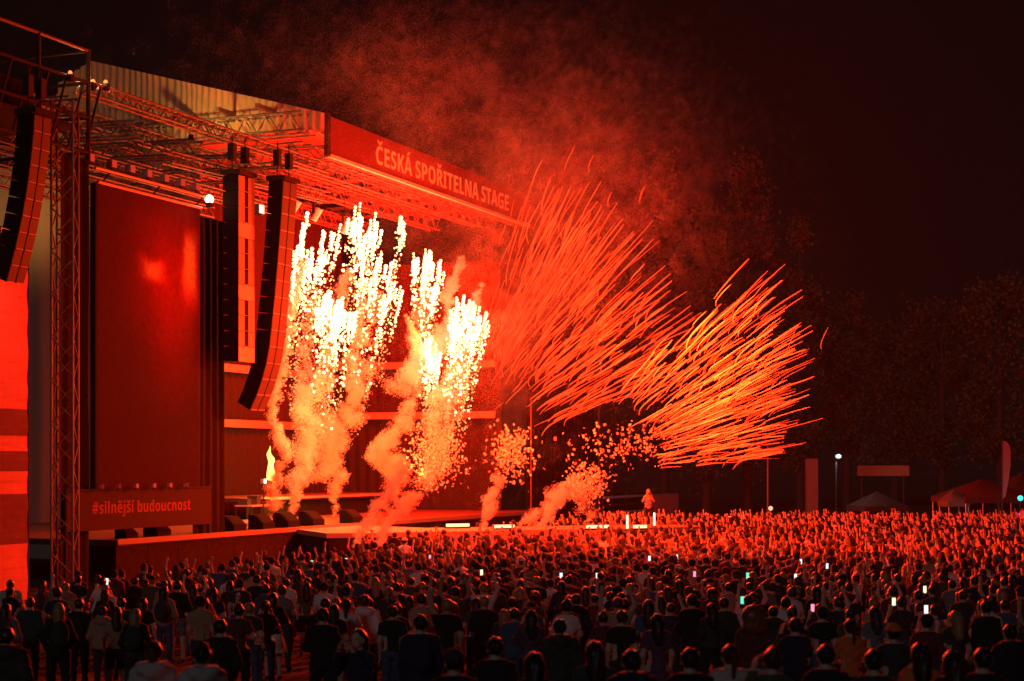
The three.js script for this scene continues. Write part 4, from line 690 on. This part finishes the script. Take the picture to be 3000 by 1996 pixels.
// the packed audience farther in: individuals as long as they show largest, then one mass
const spotsLeft = [];
{
  const grid = new Map(), cellOf = (x, z) => Math.floor(x / 0.8) + ',' + Math.floor(z / 0.8), free = (x, z, d) => { for (let i = -1; i <= 1; i++) for (let j = -1; j <= 1; j++) for (const q of grid.get(cellOf(x + i * 0.8, z + j * 0.8)) ?? []) if ((q[0] - x) ** 2 + (q[1] - z) ** 2 < d * d) return false; return true; };
  const put = (x, z) => { const k = cellOf(x, z); grid.has(k) ? grid.get(k).push([x, z]) : grid.set(k, [[x, z]]); };
  standing.forEach(([x, z]) => put(x, z));
  const runway = [[-6.9, 2], [-6.9, 5], [4, 14.8], [6.6, 16.4], [9.8, 15], [9.2, 11.6], [1.5, 3.5], [3.5, 0]];
  const inRunway = (u, w) => { let c = false; for (let i = 0, j = runway.length - 1; i < runway.length; j = i++) { const [a, b] = runway[i], [d, e] = runway[j]; if ((b > w) !== (e > w) && u < (d - a) * (w - b) / (e - b) + a) c = !c; } return c; };
  for (let n = 0; n < 40000; n++) {
    const z = 24 + 72 * Math.sqrt(rnd()), px = rr(-300, 3600), x = (px - 1500) / LENS * z, u = (x - SX) * S + (z + SZ) * C, w = (x - SX) * C + (-z - SZ) * S;
    if (w < 5.2 || (u < -7 && w < 9.6) || inRunway(u, w)) continue;
    const clump = fbm(x * 0.16 + 90, z * 0.16 + 90, 81), sparse = (0.8 + 0.5 * clump) * (z < 40 ? (px < 950 ? 1.25 : 0.78) : z < 50 ? 0.66 : 0.56);
    if (z < 29 || (px < 1000 && z < 41 && rnd() < 0.5) || !free(x, z, sparse)) continue;
    put(x, z); spotsLeft.push([x, z]);
  }
}
const inView = ([x, z]) => Math.abs(x / z * LENS) < 1540;
spotsLeft.sort((a, b) => (inView(b) - inView(a)) || a[1] - b[1]);
const topNames = ['black', 'charcoal', 'navy', 'grey', 'white', 'maroon', 'olive', 'denim', 'tan', 'black', 'charcoal', 'black'], hairNames = ['dark', 'brown', 'dark', 'blonde', 'brown'];
const zone = (px) => px < 700 ? 'crowd before near wing' : px < 1300 ? 'crowd before speaker columns' : px < 1900 ? 'crowd before runway' : px < 2450 ? 'crowd under farther streamers' : 'crowd at right side';
const phones = [];
spotsLeft.slice(0, 246).forEach(([x, z], i) => {
  const far = z > 45, k = [0, 2, 8, 7, 1, 2, 4, 3, 0, 1, 9, 7, 10, 6, 8, 9, 10][Math.floor(rnd() * 17)], kind = KINDS[k], c = { top: topNames[Math.floor(rnd() * 12)], bottom: ['black', 'denim', 'charcoal'][Math.floor(rnd() * 3)], hair: hairNames[Math.floor(rnd() * 5)], skin: rnd() < 0.85 ? Math.floor(rnd() * 2) : 2, size: rr(0.93, 1.07) };
  const p = V(x, rise(z), -z), px = 1500 + x / z * LENS;
  addPerson(p, facing(p) + gauss() * 0.3, kind, z < 36 ? 0.02 : 0.03, `${kind.text} person with ${c.hair} hair, ${c.top} top, ${zone(px)}`, 'packed audience', c);
  if (k === 3 && rnd() < 0.4) phones.push([x, z, c.size]);
});
// the rest of the crowd
{
  const o = thing('crowd', 'dense far crowd of people filling the field up to the stage', 'crowd'); o.userData.kind = 'stuff';
  const list = spotsLeft.slice(246), low = KINDS.map((k) => { const q = figureFor(k, 0.036), tint = (g, c) => { const n = g.clone(); n.deleteAttribute('uv'); n.setAttribute('color', new THREE.BufferAttribute(new Float32Array(n.attributes.position.count * 3).map((_, i) => c[i % 3]), 3)); return n; };
    return [['bodies', q.body, 0], ['tops', q.top, 1], ['trousers', q.bottom, 2], ['hair', q.hair, 3], ...(q.cap ? [['caps', q.cap, 1]] : []), ...(q.backpack ? [['backpacks', q.backpack, 1]] : [])]; });
  const pick = [0, 2, 5, 1, 9, 8, 0, 2, 3, 7, 10, 4], by = KINDS.map(() => []);
  list.forEach(([x, z]) => { const px = 1500 + x / z * LENS, up = z > 62 && rnd() < 0.16; by[up ? [4, 5, 6][Math.floor(rnd() * 3)] : pick[Math.floor(rnd() * 12)]].push([x, z]); if (rnd() < 0.02) phones.push([x, z, 1]); });
  const white = new THREE.MeshStandardMaterial({ color: 0xffffff, roughness: 0.85 });
  by.forEach((l, k) => {
    if (!l.length) return;
    const ms = l.map(([x, z]) => { const p = V(x, rise(z), -z), s = rr(0.88, 1.1); return new THREE.Matrix4().compose(p, new THREE.Quaternion().setFromAxisAngle(V(0, 1, 0), facing(p) + gauss() * 0.3), V(s, s, s)); });
    for (const [name, geo, role] of low[k]) {
      const g = geo.clone(); g.deleteAttribute('color'); const im = new THREE.InstancedMesh(g, white, l.length); im.name = name; im.userData.kind = 'stuff'; im.castShadow = im.receiveShadow = true;
      ms.forEach((m, i) => { im.setMatrixAt(i, m); const c = role === 0 ? [[0.5, 0.33, 0.25], [0.42, 0.26, 0.19], [0.3, 0.17, 0.11]][Math.floor(rnd() * 2.2)] : role === 1 ? cols[topNames[Math.floor(rnd() * 12)]] : role === 2 ? cols[['black', 'denim', 'charcoal'][Math.floor(rnd() * 3)]] : [[0.01, 0.008, 0.007], [0.035, 0.018, 0.01], [0.2, 0.12, 0.05]][Math.floor(rnd() * 2.4)]; im.setColorAt(i, rgb(...c)); });
      o.add(im);
    }
  });
}
// phones held up with lit screens
const phoneGlow = [glow(0.8, 0.95, 1, 1.6), glow(1, 0.8, 0.5, 1.6), glow(1, 0.3, 0.45, 1.3), glow(0.15, 0.9, 0.6, 1.2)];
phones.slice(0, 24).forEach(([x, z, s], i) => {
  const tone = i % 7 === 3 ? 3 : i % 5 === 2 ? 2 : i % 3 === 1 ? 1 : 0, p = V(x, rise(z), -z), a = facing(p), d = V(Math.sin(a), 0, Math.cos(a)), o = thing('mobile_phone', `small ${['white', 'warm yellow', 'pink', 'green'][tone]} lit phone screen held up ${z < 50 ? 'in the nearer' : 'in the farther'} ${zone(1500 + x / z * LENS)}`, 'phone', p.clone().addScaledVector(d, 0.34).add(V(0, 1.62 * s + (z > 55 ? 0.25 : 0), 0)), a, 'lit phones held up in the crowd');
  part('case', box(-0.04, 0.04, -0.08, 0.08, -0.005, 0.005), M.black, o); part('screen', box(-0.036, 0.036, -0.074, 0.074, -0.009, -0.0055), phoneGlow[tone], o);
});
console.log('people', spotsLeft.length + standing.length);

// ---------------------------------------------------------------- barrier, performer
for (let i = 0; i < 9; i++) {
  const u = -17 + i * 2.02 , o = stageThing('crowd_barrier', `steel crowd barrier before the stage skirt, ${['first', 'second', 'third', 'fourth', 'fifth', 'sixth', 'seventh', 'eighth', 'ninth'][i]} from the truss tower`, 'barrier', 'crowd barriers');
  part('top_rail', bar(V(u, 1.2, 8.6), V(u + 2, 1.2, 8.6), 0.04), M.steel, o); part('panel', box(u + 0.03, u + 1.97, 0.1, 1.12, 8.58, 8.62), M.darkSteel, o); part('foot', box(u + 0.02, u + 1.98, 0.02, 0.06, 8.3, 9.3), M.darkSteel, o);
  for (const q of [u + 0.1, u + 1.9]) part('strut', bar(V(q, 1.15, 8.6), V(q, 0.06, 7.9), 0.03), M.steel, o);
}
{
  const q = onW(1900, 1500, 14.2), p = st(q.u, 1.704, 14.2); p.y = 1.704;
  addPerson(p, facing(p) + 2.4, { pose: 'phone', fem: 1, hair: 'long', sleeve: 'none', shorts: 1 }, 0.018, 'performer in a sleeveless top and dark shorts standing on the runway end', null, { top: 'pale', bottom: 'navy', hair: 'blonde' });
  for (const [px, lab] of [[1838, 'upright glowing light tube left of the performer'], [1917, 'upright glowing light tube right of the performer']]) {
    const r = onW(px, 1555, 13.6), o = thing('light_tube', lab, 'lamp', st(r.u, 1.704, 13.6), TURN, 'upright light tubes');
    part('foot', new THREE.CylinderGeometry(0.1, 0.12, 0.04, 12).translate(0, 0.02, 0), M.darkSteel, o); part('glow_tube', new THREE.CapsuleGeometry(0.05, 0.5, 4, 10).translate(0, 0.36, 0), glow(1, 0.85, 0.55, 1.6), o);
  }
}

// ---------------------------------------------------------------- trees and things beyond the crowd
const bark = mat(0.06, 0.045, 0.035, 0.9), leafs = [mat(0.07, 0.09, 0.03, 0.8, { side: THREE.DoubleSide }), mat(0.09, 0.1, 0.035, 0.8, { side: THREE.DoubleSide })];
function tree(label, px, z, topY, halfW, n, baseFrac, shape) {
  const p = atDepth(px, 1360, z); p.y = 0; const H = EYE + (1360 - topY) / LENS * z, R = halfW / LENS * z, o = thing('poplar_tree', label, 'tree', p, rnd() * 6, 'trees beyond the field');
  const limbs = [], tr = new THREE.CylinderGeometry(0.12, 0.45, H * 0.85, 9, 6); tr.translate(0, H * 0.425, 0); limbs.push(tr);
  const clumps = [];
  for (let i = 0; i < 46; i++) { const t = baseFrac + (1 - baseFrac) * Math.pow(rnd(), 0.9), prof = shape === 'tall' ? Math.pow(Math.sin(Math.PI * Math.min(1, 0.12 + (t - baseFrac) / (1 - baseFrac) * 0.88)), 0.7) : Math.sqrt(Math.max(0.02, 1 - ((t - 0.62) / 0.42) ** 2)), a = rnd() * 6.283, r = R * prof * rr(0.3, 0.95), c = V(Math.cos(a) * r, H * t, Math.sin(a) * r); clumps.push([c, R * rr(0.22, 0.42)]); if (i % 3 === 0) limbs.push(bar(V(0, H * t * 0.88, 0), c, 0.07, 5)); }
  part('trunk', merge(limbs), bark, o);
  const pos = [], idx = [];
  for (let i = 0; i < n; i++) { const [c, r] = clumps[Math.floor(rnd() * 46)], d = V(gauss(), gauss() * 1.2, gauss()).multiplyScalar(r * 0.8).add(c), s = rr(0.14, 0.3), a = V(gauss(), gauss(), gauss()).normalize(), b = a.clone().cross(V(gauss(), gauss(), gauss())).normalize(), k = pos.length / 3; for (const [e, f] of [[-s, 0], [0, s * 0.6], [s, 0], [0, -s * 0.6]]) pos.push(d.x + a.x * e + b.x * f, d.y + a.y * e + b.y * f, d.z + a.z * e + b.z * f); idx.push(k, k + 1, k + 2, k, k + 2, k + 3); }
  const g = new THREE.BufferGeometry(); g.setAttribute('position', new THREE.Float32BufferAttribute(pos, 3)); g.setIndex(idx); g.computeVertexNormals(); part('crown', g, leafs[Math.floor(rnd() * 2)], o, 'stuff');
}
[['tall tree standing highest behind the streamer gap', 1945, 150, 470, 130, 'tall'], ['tall tree just right of the highest one', 2190, 156, 490, 150, 'tall'], ['lower tree between the two tall ones', 2070, 146, 640, 110, 'tall'], ['tall narrow tree right of the streamers', 2345, 160, 640, 110, 'tall'], ['middle sized tree above the far lamp', 2480, 170, 860, 130, 'round'], ['middle sized tree left of the tan board', 2620, 175, 960, 130, 'round'], ['round tree above the market tents', 2760, 168, 900, 140, 'round'], ['round tree at the right picture edge', 2930, 165, 820, 150, 'round'], ['tree showing between the stage and the streamers', 1790, 165, 620, 120, 'tall']]
  .forEach(([lab, px, z, y, hw, sh]) => tree(lab, px, z, y, hw, 5200, sh === 'tall' ? 0.12 : 0.25, sh));
function standAt(name, label, cat, px, z, group, turn = 0) { const p = atDepth(px, 1360, z); p.y = 0.01; return thing(name, label, cat, p, turn, group); }
{
  const l = standAt('street_lamp', 'street lamp with a small white light beyond the crowd', 'street lamp', 2450, 118), h = EYE + (1360 - 1338) / LENS * 118;
  part('pole', bar(V(0, 0, 0), V(0, h, 0), 0.06, 8), M.darkSteel, l); part('arm', bar(V(0, h, 0), V(0.2, h + 0.06, 0.3), 0.04), M.darkSteel, l); part('lamp_head', new THREE.SphereGeometry(0.2, 14, 10).scale(1.1, 0.8, 1).translate(0.1, h, 0.3), glow(0.62, 0.85, 0.9, 0.9), l);
  const q = new THREE.PointLight(rgb(0.7, 0.9, 1), 12); q.name = 'street_lamp_light'; q.position.copy(l.position).add(V(0.1, h, 0.6)); q.castShadow = true; scene.add(q);
  const a = standAt('steel_mast', 'thin red lit mast beyond the far crowd', 'mast', 2250, 104); part('pole', bar(V(0, 0, 0), V(0, EYE + (1360 - 1305) / LENS * 104, 0), 0.06, 8), M.rust, a); part('base_plate', box(-0.3, 0.3, -0.01, 0.02, -0.3, 0.3), M.darkSteel, a);
  const c = standAt('light_column', 'pale square column standing behind the far crowd', 'column', 2378, 112); part('shaft', box(-0.36, 0.36, 0, EYE + (1360 - 1345) / LENS * 112, -0.36, 0.36), mat(0.08, 0.08, 0.1, 0.8), c); part('plinth', box(-0.5, 0.5, -0.01, 0.4, -0.5, 0.5), mat(0.2, 0.2, 0.22, 0.8), c);
  const b = standAt('notice_board', 'long tan board on posts beyond the crowd', 'board', 2588, 122), y0 = EYE - 35 / LENS * 122, y1 = EYE - 5 / LENS * 122; part('board', box(-1.85, 1.85, y0, y1, -0.05, 0.05), mat(0.14, 0.09, 0.045, 0.8), b); for (const x of [-1.5, 1.5]) part('post', bar(V(x, 0, -0.12), V(x, y1, -0.12), 0.06), M.darkSteel, b);
  const f = standAt('feather_flag', 'upright pink feather flag near the right edge', 'flag', 2938, 100), top0 = EYE + (1360 - 1292) / LENS * 100, sh = new THREE.Shape(); sh.moveTo(0, 2.4); sh.lineTo(0.16, 2.6); sh.bezierCurveTo(0.34, 3.4, 0.5, 4.4, 0.46, 5.2); sh.bezierCurveTo(0.44, 5.7, 0.2, top0, 0, top0); sh.lineTo(0, 2.4);
  part('flag', new THREE.ExtrudeGeometry(sh, { depth: 0.02, bevelEnabled: false }), mat(0.17, 0.06, 0.06, 0.8), f); part('pole', bar(V(-0.03, 0, 0.01), V(-0.03, top0, 0.01), 0.03), M.darkSteel, f);
}
function tent(label, px, z, w, eave, peak, m, group) {
  const o = standAt('market_tent', label, 'tent', px, z, group, 0.2), h = w / 2;
  const g = new THREE.ConeGeometry(h * 1.42, peak - eave, 4, 1).rotateY(Math.PI / 4).translate(0, (peak + eave) / 2, 0); part('roof', g, m, o); part('valance', merge([box(-h, h, eave - 0.35, eave, h - 0.02, h), box(-h, h, eave - 0.35, eave, -h, -h + 0.02), box(-h, -h + 0.02, eave - 0.35, eave, -h + 0.021, h - 0.021), box(h - 0.02, h, eave - 0.35, eave, -h + 0.021, h - 0.021)]), m, o);
  for (const [a, b] of [[-1, -1], [1, -1], [1, 1], [-1, 1]]) part('pole', bar(V(a * (h - 0.08), 0, b * (h - 0.08)), V(a * (h - 0.08), eave, b * (h - 0.08)), 0.04), M.steel, o);
  return o;
}
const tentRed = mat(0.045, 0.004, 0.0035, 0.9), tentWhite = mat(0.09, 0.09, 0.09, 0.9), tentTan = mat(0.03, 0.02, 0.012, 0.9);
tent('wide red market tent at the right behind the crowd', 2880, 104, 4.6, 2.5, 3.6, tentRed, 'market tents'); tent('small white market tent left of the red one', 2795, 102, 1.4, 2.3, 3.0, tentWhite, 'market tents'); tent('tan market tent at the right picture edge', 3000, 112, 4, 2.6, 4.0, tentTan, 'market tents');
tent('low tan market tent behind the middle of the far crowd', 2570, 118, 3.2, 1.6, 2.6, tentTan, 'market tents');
for (const [px, py, z, c, lab] of [[2990, 1460, 98, [0.05, 0.9, 0.75], 'round green blue lamp at the right picture edge'], [2992, 1512, 96, [1, 0.05, 0.6], 'round magenta lamp at the right picture edge'], [2140, 1520, 92, [1, 0.35, 0.35], 'soft pink lamp above the far crowd'], [2258, 1490, 98, [1, 0.5, 0.3], 'small warm lamp at the foot of the red mast']]) {
  const p = atDepth(px, py, z), o = thing('festival_lamp', lab, 'lamp', p, 0, 'coloured lamps beyond the crowd'); part('globe', new THREE.SphereGeometry(px > 2900 ? 0.16 : 0.13, 14, 10), glow(...c, 1.4), o); part('post', bar(V(0, -p.y + 0.01, 0), V(0, -0.1, 0), 0.04), M.darkSteel, o);
  const q = new THREE.PointLight(rgb(...c), 3); q.name = 'festival_lamp_light'; q.position.copy(p); q.castShadow = true; scene.add(q);
}
// low panels at the far end of the stage
{
  const o = stageThing('far_wall_panel', 'low red panel standing at the far end of the stage', 'panel'), a = onW(1905, 1455, 1), b = onW(1988, 1455, 1); part('board', box(a.u, b.u, 0.02, 2.35, 0.95, 1.0), mat(0.6, 0.12, 0.1, 0.7), o); part('frame', box(a.u, b.u, 2.36, 2.42, 0.93, 1.02), M.steel, o);
  const q = stageThing('far_scaffold', 'dark slatted scaffold box left of the low red panel', 'scaffold'), c = onW(1772, 1440, 1); for (let i = 0; i < 5; i++) part('slat', box(c.u, a.u - 0.1, 0.3 + i * 0.5, 0.45 + i * 0.5, 0.9, 0.98), i % 2 ? M.darkSteel : M.steel, q); for (const u of [c.u, (c.u + a.u) / 2, a.u - 0.15]) part('post', box(u, u + 0.1, 0.01, 2.65, 0.8, 0.895), M.darkSteel, q); part('back', box(c.u, a.u - 0.1, 0.02, 2.6, 0.7, 0.75), M.cloth, q);
}
renderer.render(scene, camera);
